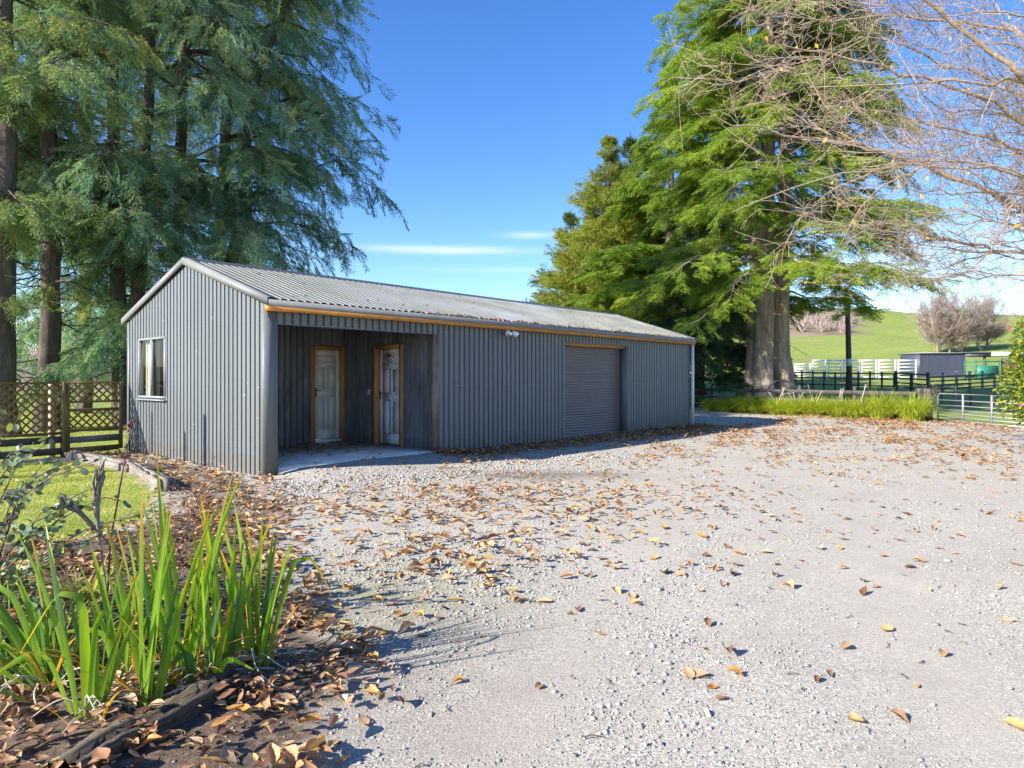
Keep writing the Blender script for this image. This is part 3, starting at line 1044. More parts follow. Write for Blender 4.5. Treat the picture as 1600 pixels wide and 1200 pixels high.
# roller door
n = 34
zs = np.linspace(0.04, RH, n * 6 + 1)
prof = 0.016 * np.abs(np.sin((zs - 0.04) / (RH - 0.04) * n * math.pi)) ** 0.6
V = np.concatenate([np.stack([np.full(len(zs), RX0 + .01), 0.19 - prof, zs], -1), np.stack([np.full(len(zs), RX1 - .01), 0.19 - prof, zs], -1)])
k = len(zs)
Q = [(i, i + k, i + k + 1, i + 1) for i in range(k - 1)]
MAT['roller'] = m_simple('roller door steel', (0.135, 0.12, 0.115), 0.42, 0.1, 1.5, stretch=(0.3, 1, 5))
roller = link('roller_door', make_mesh('roller_door', V, None, Q, MAT['roller']), shed)
hb = MB()
hb.tube([((RX0 + RX1) / 2 - .06, 0.165, 1.05), ((RX0 + RX1) / 2 - .05, 0.145, 1.05), ((RX0 + RX1) / 2 + .05, 0.145, 1.05), ((RX0 + RX1) / 2 + .06, 0.165, 1.05)], 0.008, 8)
hb.build('handle', MAT['galv'], roller)
MB().box(RX0 + .01, RX1 - .01, 0.16, 0.20, 0.0, 0.05).build('bottom_rail', MAT['galv'], roller)
MB().box(RX1, RX1 + 0.05, -0.03, 0.22, -0.02, RH).build('roller_jamb', MAT['clad_grey'], shed)
MB().box(RX0 - .05, RX0, -0.03, 0.22, -0.02, RH).build('roller_jamb', MAT['clad_grey'], shed)
MB().box(RX0, RX1 - 0.005, 0.03, 0.16, RH - 0.055, RH + 0.03).build('roller_head_timber', MAT['timber_new'], shed)
MB().box(RX0 - .05, RX1 + .05, -0.22, 0.24, -0.06, 0.028).build('roller_sill', MAT['concrete'], shed)

# flood light under the eave (own thing, fixed to the wall)
fl = empty('flood_light', tuple(np.append(SC + SD * 5.28 - SG * 0.03, 2.36)), SA)
tag(fl, 'small twin head white flood light mounted under the shed eave', 'flood light')
MB().box(-.05, .05, -.05, 0.0, -.03, .07).build('base', MAT['white_paint'], fl)
for s in (-1, 1):
    h = MB()
    h.tube([(s * .03, -.05, .02), (s * .09, -.09, 0.0)], 0.013, 8)
    h.tube([(s * .08, -.08, 0.03), (s * .10, -.11, 0.0), (s * .13, -.19, -.05)], [0.03, 0.05, 0.062], 12)
    hd = h.build('lamp_head', MAT['white_paint'], fl, True)
    MB().tube([(s * .13, -.191, -.0505), (s * .131, -.194, -.052)], 0.055, 12).build('lens', MAT['glass'], hd)
h = MB()
h.tube([(0, -.04, -.03), (0, -.07, -.07)], [0.02, 0.03], 10)
h.build('sensor', MAT['white_paint'], fl, True)

# ------------------------------------------------------------------ lattice fence and gate, left
FB = np.array((-7.58, 13.16))
FD = np.array((-0.60, -0.80))
fang = math.atan2(-FD[1], -FD[0])             # heading from left end to right end
unit = MB().box(-0.5, 0.5, -0.5, 0.5, -0.5, 0.5)
slat_me = make_mesh('slat', np.concatenate(unit.V), None, np.concatenate(unit.Q), MAT['lattice'])


def lattice(parent, x0, x1, z0, z1, step=0.128, w=0.032):
    for layer, (sg, yy) in enumerate(((1, -0.008), (-1, 0.008))):
        c = -(x1 - x0) - (z1 - z0)
        while c < (x1 - x0) + (z1 - z0):
            # line: x = x0 + s, z = z0 + sg*(s) + c
            pts = []
            for s in (0, x1 - x0):
                z = (z0 + c + s) if sg > 0 else (z0 + c + (x1 - x0) - s)
                if z0 <= z <= z1:
                    pts.append((x0 + s, z))
            for z in (z0, z1):
                s = (z - z0 - c) if sg > 0 else ((x1 - x0) - (z - z0 - c))
                if 0 < s < x1 - x0:
                    pts.append((x0 + s, z))
            c += step * 1.12
            if len(pts) < 2:
                continue
            (ax, az), (bx, bz) = pts[0], pts[1]
            L = math.hypot(bx - ax, bz - az)
            if L < 0.08:
                continue
            o = bpy.data.objects.new('slat', slat_me)
            o.parent = parent
            o.location = ((ax + bx) / 2, yy, (az + bz) / 2)
            o.rotation_euler = (0, -math.atan2(bz - az, bx - ax), 0)
            o.scale = (L, 0.010, w)
            COL.objects.link(o)


FTOP = 1.37
gate_w = 1.02
go = FB + FD * gate_w
lg = empty('lattice_gate', (go[0], go[1], 0), fang)
tag(lg, 'treated timber garden gate with two lattice panels beside the shed corner', 'gate')
for (a, c, nm) in ((0.02, 0.085, 'stile'), (gate_w - .09, gate_w - .02, 'stile')):
    MB().box(a, c, -.022, .022, 0.08, FTOP).build(nm, MAT['lattice_z'], lg)
for (z0, z1, m) in ((FTOP - .03, FTOP + .004, 'lattice'), (0.98, 1.02, 'lattice'), (0.82, 0.875, 'lattice'), (0.46, 0.50, 'lattice'), (0.24, 0.36, 'timber_grey'), (0.06, 0.16, 'lattice')):
    MB().box(0.085, gate_w - .09, -.024, .024, z0, z1).build('rail', MAT[m], lg)
lattice(lg, 0.085, gate_w - .09, 1.02, FTOP - .03)
lattice(lg, 0.085, gate_w - .09, 0.50, 0.82)
lp = empty('lattice_fence', (go[0] + FD[0] * 3.0, go[1] + FD[1] * 3.0, 0), fang)
tag(lp, 'lattice fence panel on timber posts at the left edge of the lawn', 'fence')
MB().box(2.95, 3.01, -.05, .05, -.05, FTOP).build('post', MAT['lattice_z'], lp)
MB().tube([(2.83, .09, -.1), (2.83, .09, FTOP - .03)], 0.055, 10).build('round_post', MAT['post_pale'], lp, True)
MB().tube([(1.0, .09, -.1), (1.0, .09, FTOP - .03)], 0.055, 10).build('round_post', MAT['post_pale'], lp, True)
for (z0, z1) in ((FTOP - .035, FTOP), (0.42, 0.46)):
    MB().box(0, 2.95, -.024, .024, z0, z1).build('rail', MAT['lattice'], lp)
for (z0, z1) in ((0.26, 0.38), (0.05, 0.17)):
    MB().box(0, 2.95, -.024, .024, z0, z1).build('board', MAT['timber_fence'], lp)
lattice(lp, 0.0, 2.95, 0.46, FTOP - .035)

# ------------------------------------------------------------------ conifers


def spray_template(n=6, wid=0.34, leaf=0.22, thick=0.05, curve=0.16):
    V, T = [], []
    for i in range(n):
        x = 0.06 + 0.88 * i / n
        L = leaf * (0.55 + 0.9 * math.sin(math.pi * min(1, 0.25 + 0.75 * i / n)))
        for s in (-1, 1):
            k = len(V)
            zc = -curve * x * x
            V += [(x - thick, 0.0, zc), (x + thick, 0.0, zc), (x + L * 0.8, s * wid * L / leaf * 0.62, zc - 0.06)]
            T.append((k, k + 1, k + 2) if s > 0 else (k, k + 2, k + 1))
    k = len(V)
    V += [(0.8, -0.05, -curve * .64), (0.8, 0.05, -curve * .64), (1.08, 0, -curve * 1.1)]
    T.append((k, k + 1, k + 2))
    return np.array(V), np.array(T)


def place_sprays(pos, d, scale, tint, tmpl, r, flat=0.5):
    V0, T0 = tmpl
    N = len(pos)
    d = nrm(d)
    up = np.array([0, 0, 1.0]) + r.normal(0, flat, (N, 3))
    s = nrm(np.cross(d, up))
    u = np.cross(s, d)
    V = pos[:, None] + scale[:, None, None] * (V0[None, :, 0:1] * d[:, None] + V0[None, :, 1:2] * s[:, None] + V0[None, :, 2:3] * u[:, None])
    T = T0[None] + (np.arange(N) * len(V0))[:, None, None]
    return V.reshape(-1, 3), T.reshape(-1, 3), np.repeat(tint, len(V0))


def frond(seed, nside=9, slen=0.26, nl=5, leaf=0.095, lw=0.012, droop=0.2, tuft=0.4, taper=0.8):
    r = np.random.default_rng(seed)
    V, T = [], []

    def tri(p, d, side, L, w):
        k = len(V)
        V.extend([p - side * w, p + side * w, p + d * L])
        T.append((k, k + 1, k + 2))

    def axis(x):
        return np.array((x, 0.03 * math.sin(x * 5 + seed), -droop * x * x))
    for i in range(nside):
        x = 0.08 + 0.86 * i / nside
        L = slen * (0.45 + 1.1 * math.sin(math.pi * min(1, 0.22 + 0.72 * x))) * r.uniform(.75, 1.2) * (1 - (1 - taper) * x)
        for sg in (-1, 1):
            a = r.uniform(0.6, 1.0)
            d = nrm(np.array((math.cos(a), sg * math.sin(a), r.normal(-.12, .18))))
            p0 = axis(x + r.uniform(-.03, .03))
            for j in range(nl):
                u = (j + .6) / nl
                p = p0 + d * L * u - np.array((0, 0, .25 * L * u * u))
                dd = nrm(d + np.array((.35, 0, -.1)) + r.normal(0, tuft, 3))
                tri(p, dd, nrm(np.cross(dd, r.normal(0, 1, 3))), leaf * r.uniform(.7, 1.3), lw * r.uniform(.8, 1.3))
    for i in range(10):
        x = .05 + .95 * i / 10
        dd = nrm(np.array((1, 0, -droop * 1.6 * x)) + r.normal(0, .25, 3))
        tri(axis(x), dd, nrm(np.cross(dd, r.normal(0, 1, 3))), leaf * 1.3, lw * 1.2)
    return np.array(V), np.array(T)


_GN = {}


def gn_scatter():
    if 'g' in _GN:
        return _GN['g']
    g = bpy.data.node_groups.new('foliage scatter', 'GeometryNodeTree')
    g.interface.new_socket('Geometry', in_out='INPUT', socket_type='NodeSocketGeometry')
    g.interface.new_socket('Geometry', in_out='OUTPUT', socket_type='NodeSocketGeometry')
    n, l = g.nodes, g.links
    gi, go_ = n.new('NodeGroupInput'), n.new('NodeGroupOutput')

    def named(nm, ty):
        a = n.new('GeometryNodeInputNamedAttribute')
        a.data_type = ty
        a.inputs['Name'].default_value = nm
        return a.outputs['Attribute']
    tpl = named('tpl', 'FLOAT')

    def sep(val):
        c = n.new('FunctionNodeCompare')
        c.data_type = 'FLOAT'
        c.operation = 'EQUAL'
        l.new(tpl, c.inputs['A'])
        c.inputs['B'].default_value = val
        c.inputs['Epsilon'].default_value = 0.3
        s_ = n.new('GeometryNodeSeparateGeometry')
        s_.domain = 'POINT'
        l.new(gi.outputs[0], s_.inputs['Geometry'])
        l.new(c.outputs['Result'], s_.inputs['Selection'])
        return s_.outputs['Selection']
    g2i = n.new('GeometryNodeGeometryToInstance')
    for v in (2.0, 1.0, 0.0):
        l.new(sep(v), g2i.inputs[0])
    iop = n.new('GeometryNodeInstanceOnPoints')
    l.new(sep(-1.0), iop.inputs['Points'])
    l.new(g2i.outputs[0], iop.inputs['Instance'])
    iop.inputs['Pick Instance'].default_value = True
    l.new(named('pick', 'INT'), iop.inputs['Instance Index'])
    e2r = n.new('FunctionNodeEulerToRotation')
    l.new(named('rot', 'FLOAT_VECTOR'), e2r.inputs[0])
    l.new(e2r.outputs[0], iop.inputs['Rotation'])
    l.new(named('scl', 'FLOAT'), iop.inputs['Scale'])
    l.new(iop.outputs[0], go_.inputs[0])
    _GN['g'] = g
    return g


def scatter_obj(name, parent, mat, tmpls, pos, dirs, ups, scale, tint, r):
    """one object whose points carry fronds"""
    N = len(pos)
    d = nrm(dirs)
    s_ = nrm(np.cross(ups, d))
    u = np.cross(d, s_)
    # rotation matrix columns d, s, u -> XYZ euler
    R20, R21, R22 = d[:, 2], s_[:, 2], u[:, 2]
    ey = -np.arcsin(np.clip(R20, -1, 1))
    ex = np.arctan2(R21, R22)
    ez = np.arctan2(d[:, 1], d[:, 0])
    Vt = [t[0] for t in tmpls]
    V = np.concatenate(Vt + [pos])
    off, T = 0, []
    tp = []
    for k, (tv, tt) in enumerate(tmpls):
        T.append(tt + off)
        tp.append(np.full(len(tv), float(k)))
        off += len(tv)
    nt = off
    me = make_mesh(name, V, np.concatenate(T), None, mat,
                   dict(tpl=np.concatenate(tp + [np.full(N, -1.0)]), scl=np.concatenate([np.zeros(nt), scale]), tint=np.concatenate([np.full(nt, .5), tint])))
    a = me.attributes.new('rot', 'FLOAT_VECTOR', 'POINT')
    a.data.foreach_set('vector', np.concatenate([np.zeros((nt, 3)), np.stack([ex, ey, ez], -1)]).astype(np.float32).ravel())
    a = me.attributes.new('pick', 'INT', 'POINT')
    a.data.foreach_set('value', np.concatenate([np.zeros(nt, np.int32), r.integers(0, len(tmpls), N).astype(np.int32)]))
    o = link(name, me, parent)
    m = o.modifiers.new('scatter', 'NODES')
    m.node_group = gn_scatter()
    tag(o, kind='stuff')
    return o


def conifer(name, label, base, height, trunk_r, prof, z0, nb, mat, bark, seed, style='pend', sec=11, per=5, spray=0.5,
            trunks=None, group=None, tshift=0.0, dead=0, zmax=None, azbias=None, tmpl=None, top_thin=None, flare=0.35):
    r = np.random.default_rng(seed)
    base = np.asarray(base, float)
    root = empty(name, tuple(base))
    tag(root, label, 'tree', group)
    # trunk(s): list of polylines (relative), radius
    trunks = trunks or [[(0, 0, 0), (0.05, 0, height * .3), (0, 0.1, height * .65), (0, 0, height)]]
    axis = None
    for j, tp in enumerate(trunks):
        tp = np.asarray(tp, float)
        tz = np.linspace(0, 1, 26)
        seg = np.concatenate([[0], np.cumsum(np.linalg.norm(np.diff(tp, axis=0), axis=1))])
        seg /= seg[-1]
        pl = np.stack([np.interp(tz, seg, tp[:, k]) for k in range(3)], -1)
        for _ in range(2):
            pl[1:-1] = (pl[:-2] + 2 * pl[1:-1] + pl[2:]) / 4
        pl[:, :2] += r.normal(0, trunk_r * .07, (26, 2))
        rr = trunk_r * (1 - 0.9 * tz ** 1.1) * (1 + flare * np.exp(-pl[:, 2] / 0.4))
        pl[0, 2] -= 0.2
        sides = 16
        V, Q = tubes(pl[None], rr[None], sides)
        V = V.reshape(26, sides, 3)
        a = np.arange(sides) / sides * 2 * np.pi
        bumpy = 1 + 0.09 * np.sin(a * 3 + seed)[None] + 0.06 * np.sin(a * 7 + 1)[None] + 0.05 * r.normal(0, 1, (26, sides))
        V = pl[:, None] + (V - pl[:, None]) * bumpy[:, :, None]
        link('trunk', make_mesh('trunk', V.reshape(-1, 3), None, Q, bark, None, True), root)
        if axis is None:
            axis = pl
    # branches
    zf = np.sort(r.uniform(0, 1, nb)) ** 1.0
    zt = zmax or height * 0.98
    zb = z0 + (zt - z0) * zf
    if top_thin:
        keep = (zb < top_thin) | (r.uniform(0, 1, nb) < 0.35)
        zb = zb[keep]
    nb = len(zb)
    if style == 'tier':
        zb = np.round(zb / 0.75) * 0.75 + r.normal(0, 0.1, nb)
    az = r.uniform(0, 2 * np.pi, nb)
    if azbias:
        m = r.uniform(0, 1, nb) < azbias[1]
        az = np.where(m, azbias[0] + r.normal(0, 0.75, nb), az)
    L = np.array([prof(z) for z in zb]) * r.uniform(0.55, 1.12, nb)
    out = np.stack([np.cos(az), np.sin(az), np.zeros(nb)], -1)
    start = np.stack([np.interp(zb, axis[:, 2], axis[:, k]) for k in range(3)], -1)
    start[:, 2] = zb
    K = 8
    s = np.linspace(0, 1, K)
    if style == 'pend':
        rise, droop = r.uniform(0.15, 0.5, nb), r.uniform(0.25, 0.62, nb)
    elif style == 'tier':
        rise, droop = r.uniform(0.02, 0.22, nb), r.uniform(0.15, 0.48, nb)
    else:
        rise, droop = r.uniform(0.35, 0.8, nb), r.uniform(0.1, 0.3, nb)
    side = np.stack([-out[:, 1], out[:, 0], np.zeros(nb)], -1)
    bend = r.normal(0, 0.12, nb)
    Pb = start[:, None] + out[:, None] * (L[:, None] * s)[..., None] + side[:, None] * (bend[:, None] * L[:, None] * s ** 2)[..., None]
    Pb[..., 2] += L[:, None] * (rise[:, None] * s - droop[:, None] * s ** 2)
    Pb[:, 1:] += r.normal(0, 0.02, (nb, K - 1, 3)) * L[:, None, None]
    Rb = (0.012 + 0.011 * L)[:, None] * (1 - 0.88 * s)[None]
    Vb, Qb = tubes(Pb, Rb, 4)
    # secondaries
    S = sec
    ss = np.linspace({'pend': 0.22, 'tier': 0.28, 'up': 0.16}[style], 1.0, S)[None] + r.uniform(-.03, .03, (nb, S))
    ss = np.clip(ss, 0.1, 1.0)
    idx = ss * (K - 1)
    i0 = np.minimum(idx.astype(int), K - 2)
    fr = (idx - i0)[..., None]
    bi = np.arange(nb)[:, None]
    p0 = Pb[bi, i0] * (1 - fr) + Pb[bi, i0 + 1] * fr
    tdir = nrm(Pb[bi, i0 + 1] - Pb[bi, i0])
    sg = np.where((np.arange(S)[None] + r.integers(0, 2, (nb, 1))) % 2 == 0, 1.0, -1.0)
    ang = r.uniform(0.5, 1.15, (nb, S)) * np.where(ss > .96, 0.15, 1.0)
    sd = tdir * np.cos(ang)[..., None] + side[:, None] * (np.sin(ang) * sg)[..., None]
    sl = L[:, None] * (0.36 - 0.22 * ss) * r.uniform(0.6, 1.2, (nb, S)) + 0.25 * np.clip(L / 2.2, 0.15, 1)[:, None]
    Q3 = per
    q = np.linspace(0.25, 1.0, Q3)
    dr = {'pend': 0.55, 'tier': 0.22, 'up': 0.0}[style]
    p1 = p0[:, :, None] + sd[:, :, None] * (sl[:, :, None] * q)[..., None]
    p1[..., 2] -= dr * sl[:, :, None] * q ** 2
    # secondary twigs
    kk = np.linspace(0, 1, 3)
    tw = p0[:, :, None] + sd[:, :, None] * (sl[:, :, None] * kk)[..., None]
    tw[..., 2] -= dr * sl[:, :, None] * kk ** 2
    Vt, Qt = tubes(tw.reshape(-1, 3, 3), np.broadcast_to(np.array([0.011, 0.007, 0.003]), (nb * S, 3)), 3)
    dv = []
    # bare dead twigs near the trunk
    if dead:
        da = r.uniform(0, 2 * np.pi, dead)
        dz = r.uniform(max(1.2, z0 - 2.5), z0 + 4, dead)
        dl = r.uniform(0.6, 2.6, dead)
        ds = np.stack([np.interp(dz, axis[:, 2], axis[:, k]) for k in range(3)], -1)
        ds[:, 2] = dz
        do = np.stack([np.cos(da), np.sin(da), r.uniform(-.5, .3, dead)], -1)
        k4 = np.linspace(0, 1, 5)
        dp = ds[:, None] + do[:, None] * (dl[:, None] * k4)[..., None]
        dp[..., 2] -= 0.18 * dl[:, None] * k4 ** 2
        dp[:, 1:] += r.normal(0, 0.06, (dead, 4, 3))
        Vd, Qd = tubes(dp, np.broadcast_to(np.array([0.03, 0.022, 0.016, 0.01, 0.005]), (dead, 5)), 3)
    else:
        Vd, Qd = np.zeros((0, 3)), np.zeros((0, 4), int)
    W = np.concatenate([Vb, Vt, Vd])
    QW = np.concatenate([Qb, Qt + len(Vb), Qd + len(Vb) + len(Vt)])
    tag(link('branches', make_mesh('branches', W, None, QW, bark), root), kind='stuff')
    # sprays
    pos = p1.reshape(-1, 3)
    N = len(pos)
    d = np.repeat(sd.reshape(-1, 3), Q3, axis=0)
    if style == 'pend':
        d = d * r.uniform(0.45, 1.0, (N, 1)) + np.array([0, 0, -1.0]) * r.uniform(0.15, 0.85, (N, 1)) + r.normal(0, 0.28, (N, 3))
    elif style == 'tier':
        d = d + r.normal(0, 0.34, (N, 3)) * np.array([1, 1, .45]) + np.array([0, 0, -0.1])
    else:
        d = d + r.normal(0, 0.42, (N, 3)) + np.array([0, 0, 0.25])
    sc = spray * r.uniform(0.6, 1.3, N) * np.repeat(np.clip(L / 2.4, 0.3, 1), S * Q3)
    bt = np.repeat(r.normal(0, 0.13, nb), S * Q3) + np.repeat(r.normal(0, 0.08, nb * S), Q3)
    tint = np.clip(0.45 + tshift + bt + r.normal(0, 0.12, N), 0, 1)
    pos = pos + r.normal(0, 0.05, (N, 3))
    scatter_obj('crown', root, mat, tmpl, pos, d, np.array([0, 0, 1.0]) + r.normal(0, 0.16 if style == 'tier' else 0.35, (N, 3)), sc, tint, r)
    return root


TM_P = [frond(40 + k, 9, 0.24, 5, 0.115, 0.0165, 0.30, 0.35) for k in range(3)]
TM_T = [frond(50 + k, 8, 0.27, 5, 0.13, 0.022, 0.16, 0.40) for k in range(3)]
TM_U = [frond(60 + k, 7, 0.25, 5, 0.13, 0.021, 0.04, 0.55) for k in range(3)]


def at(px, depth):
    x = (px - 800) / FPX * depth
    return (x, depth, float(hz(x, depth)[0] if np.ndim(hz(x, depth)) else hz(x, depth)))


GL = 'tall conifers behind the lattice fence'
pl = lambda a, b, c, top: (lambda z: float(np.interp(z, [1.5, 4, 9, 15, top], [a, b, c, c * .9, 0.6])))
conifer('conifer_tree', 'thick trunked conifer cut off by the left edge of the photo', at(2, 16.5), 23, 0.33, pl(2.0, 3.2, 3.6, 23), 2.8, 56, MAT['fol_left2'], MAT['bark_left'], 21,
        'pend', 14, 5, 0.55, None, GL, 0.1, 30, tmpl=TM_P, top_thin=12.5)
conifer('conifer_tree', 'straight bare lower trunk conifer second from the left edge', at(74, 18), 24, 0.25, pl(1.6, 2.8, 3.4, 24), 3.6, 44, MAT['fol_left2'], MAT['bark_left'], 22,
        'pend', 14, 5, 0.55, [[(0, 0, 0), (.12, 0, 5), (-.05, 0, 12), (0, 0, 24)]], GL, 0.03, 34, tmpl=TM_P, top_thin=13.0)
conifer('conifer_tree', 'twin stemmed conifer rising just left of the shed gable', at(190, 19.5), 24, 0.22, pl(2.2, 3.4, 4.0, 24), 2.2, 76, MAT['fol_left'], MAT['bark_left'], 23,
        'pend', 14, 5, 0.56, [[(0, 0, 0), (-.15, 0, 4), (-.3, 0, 12), (0, 0, 24)], [(.25, .2, 0), (.35, .2, 4), (.9, 0, 12), (1.2, 0, 20)]], GL, 0.07, 34, tmpl=TM_P, top_thin=13.5)
conifer('conifer_tree', 'dark trunked conifer rising behind the shed ridge peak', at(276, 21), 25, 0.22, pl(2.6, 3.8, 4.6, 25), 2.8, 90, MAT['fol_left'], MAT['bark_left'], 24,
        'pend', 14, 5, 0.58, [[(0, 0, 0), (0, 0, 5), (.25, 0, 12), (.3, 0, 25)]], GL, 0.08, 26, tmpl=TM_P, top_thin=14.5)
conifer('conifer_tree', 'broad weeping conifer with forked limbs against the blue sky', at(342, 22.5), 26, 0.23, pl(3.4, 4.0, 4.6, 26), 2.6, 130, MAT['fol_left'], MAT['bark_left'], 25,
        'pend', 15, 5, 0.6, [[(0, 0, 0), (-.1, 0, 5), (.25, 0, 9), (.35, 0, 26)], [(.1, 0, 4.6), (1.0, -.3, 6.6), (1.1, -.5, 9.2), (1.5, -.7, 11.2), (2.5, -.8, 13.2), (3.2, -1, 15)]],
        GL, 0.04, 26, azbias=(-0.1, 0.3), tmpl=TM_P, top_thin=15.5)
conifer('conifer_tree', 'slender shaded conifer between the two leftmost trunks', at(132, 27), 22, 0.25, pl(2.2, 3.4, 3.8, 22), 2.0, 50, MAT['fol_left'], MAT['bark_left'], 26,
        'pend', 10, 4, 0.8, None, GL, 0.0, 30, tmpl=TM_P, top_thin=17)

GR = 'conifers beyond the far end of the shed'
cb = at(1206, 30)
conifer('cedar_tree', 'huge double trunked cedar with bright green tiers above the tussocks', cb, 27, 0.46,
        lambda z: float(np.interp(z, [3, 5, 8, 12, 18, 27], [6.6, 6.4, 5.6, 5.2, 4.2, 0.8])), 5.2, 215, MAT['fol_cedar'], MAT['bark_cedar'], 31,
        'tier', 20, 7, 0.56, [[(-.36, 0, 0), (-.36, 0, 5), (-.2, 0, 10), (0, 0, 27)], [(.50, .15, 0), (.46, .2, 5), (.6, .1, 9), (.7, 0, 20)],
                             [(-.56, .45, 0), (-.58, .45, 4), (-.6, .4, 12)]], GR, 0.06, 46, tmpl=TM_T, top_thin=19.5, flare=0.12)
conifer('cypress_tree', 'bright green conifer close behind the big cedar', at(1048, 37), 18.6, 0.4,
        lambda z: float(np.interp(z, [1.5, 5, 9, 13, 18.6], [4.8, 4.7, 3.7, 2.3, 0.1])), 2.0, 130, MAT['fol_cedar'], MAT['bark_left'], 32,
        'tier', 18, 6, 0.66, None, GR, -0.04, 20, tmpl=TM_T)
conifer('cypress_tree', 'golden green cypress left of the cedar above the shed roof', at(952, 41), 15.8, 0.35,
        lambda z: float(np.interp(z, [1, 4, 8, 12, 15.8], [4.8, 4.4, 3.0, 1.5, 0.1])), 1.6, 190, MAT['fol_gold'], MAT['bark_left'], 33,
        'up', 10, 5, 0.9, None, GR, 0.0, 12, tmpl=TM_U)
conifer('cypress_tree', 'tall dark cypress whose pointed top rises behind the golden one', at(985, 47), 18.0, 0.35,
        lambda z: float(np.interp(z, [1, 4, 8, 13, 18.0], [4.2, 4.0, 3.0, 1.5, 0.05])), 1.6, 160, MAT['fol_dark'], MAT['bark_left'], 34,
        'up', 10, 5, 0.95, None, GR, 0.0, 0, tmpl=TM_U)
conifer('cypress_tree', 'dark green cypress at the left end of the right hand tree row', at(892, 52), 13.8, 0.3,
        lambda z: float(np.interp(z, [1, 4, 8, 11, 13.8], [3.2, 2.9, 1.9, 1.0, 0.1])), 1.4, 130, MAT['fol_dark'], MAT['bark_left'], 35,
        'up', 9, 5, 0.9, None, GR, 0.1, 0, tmpl=TM_U)
conifer('yew_tree', 'low shaded dark conifer just right of the shed downpipe', at(1092, 33), 9.5, 0.28,
        lambda z: float(np.interp(z, [0.8, 3, 6, 9.5], [2.4, 3.2, 2.8, 0.6])), 1.3, 62, MAT['fol_shade'], MAT['bark_left'], 36,
        'tier', 10, 5, 0.75, None, GR, 0.0, 40, tmpl=TM_T)

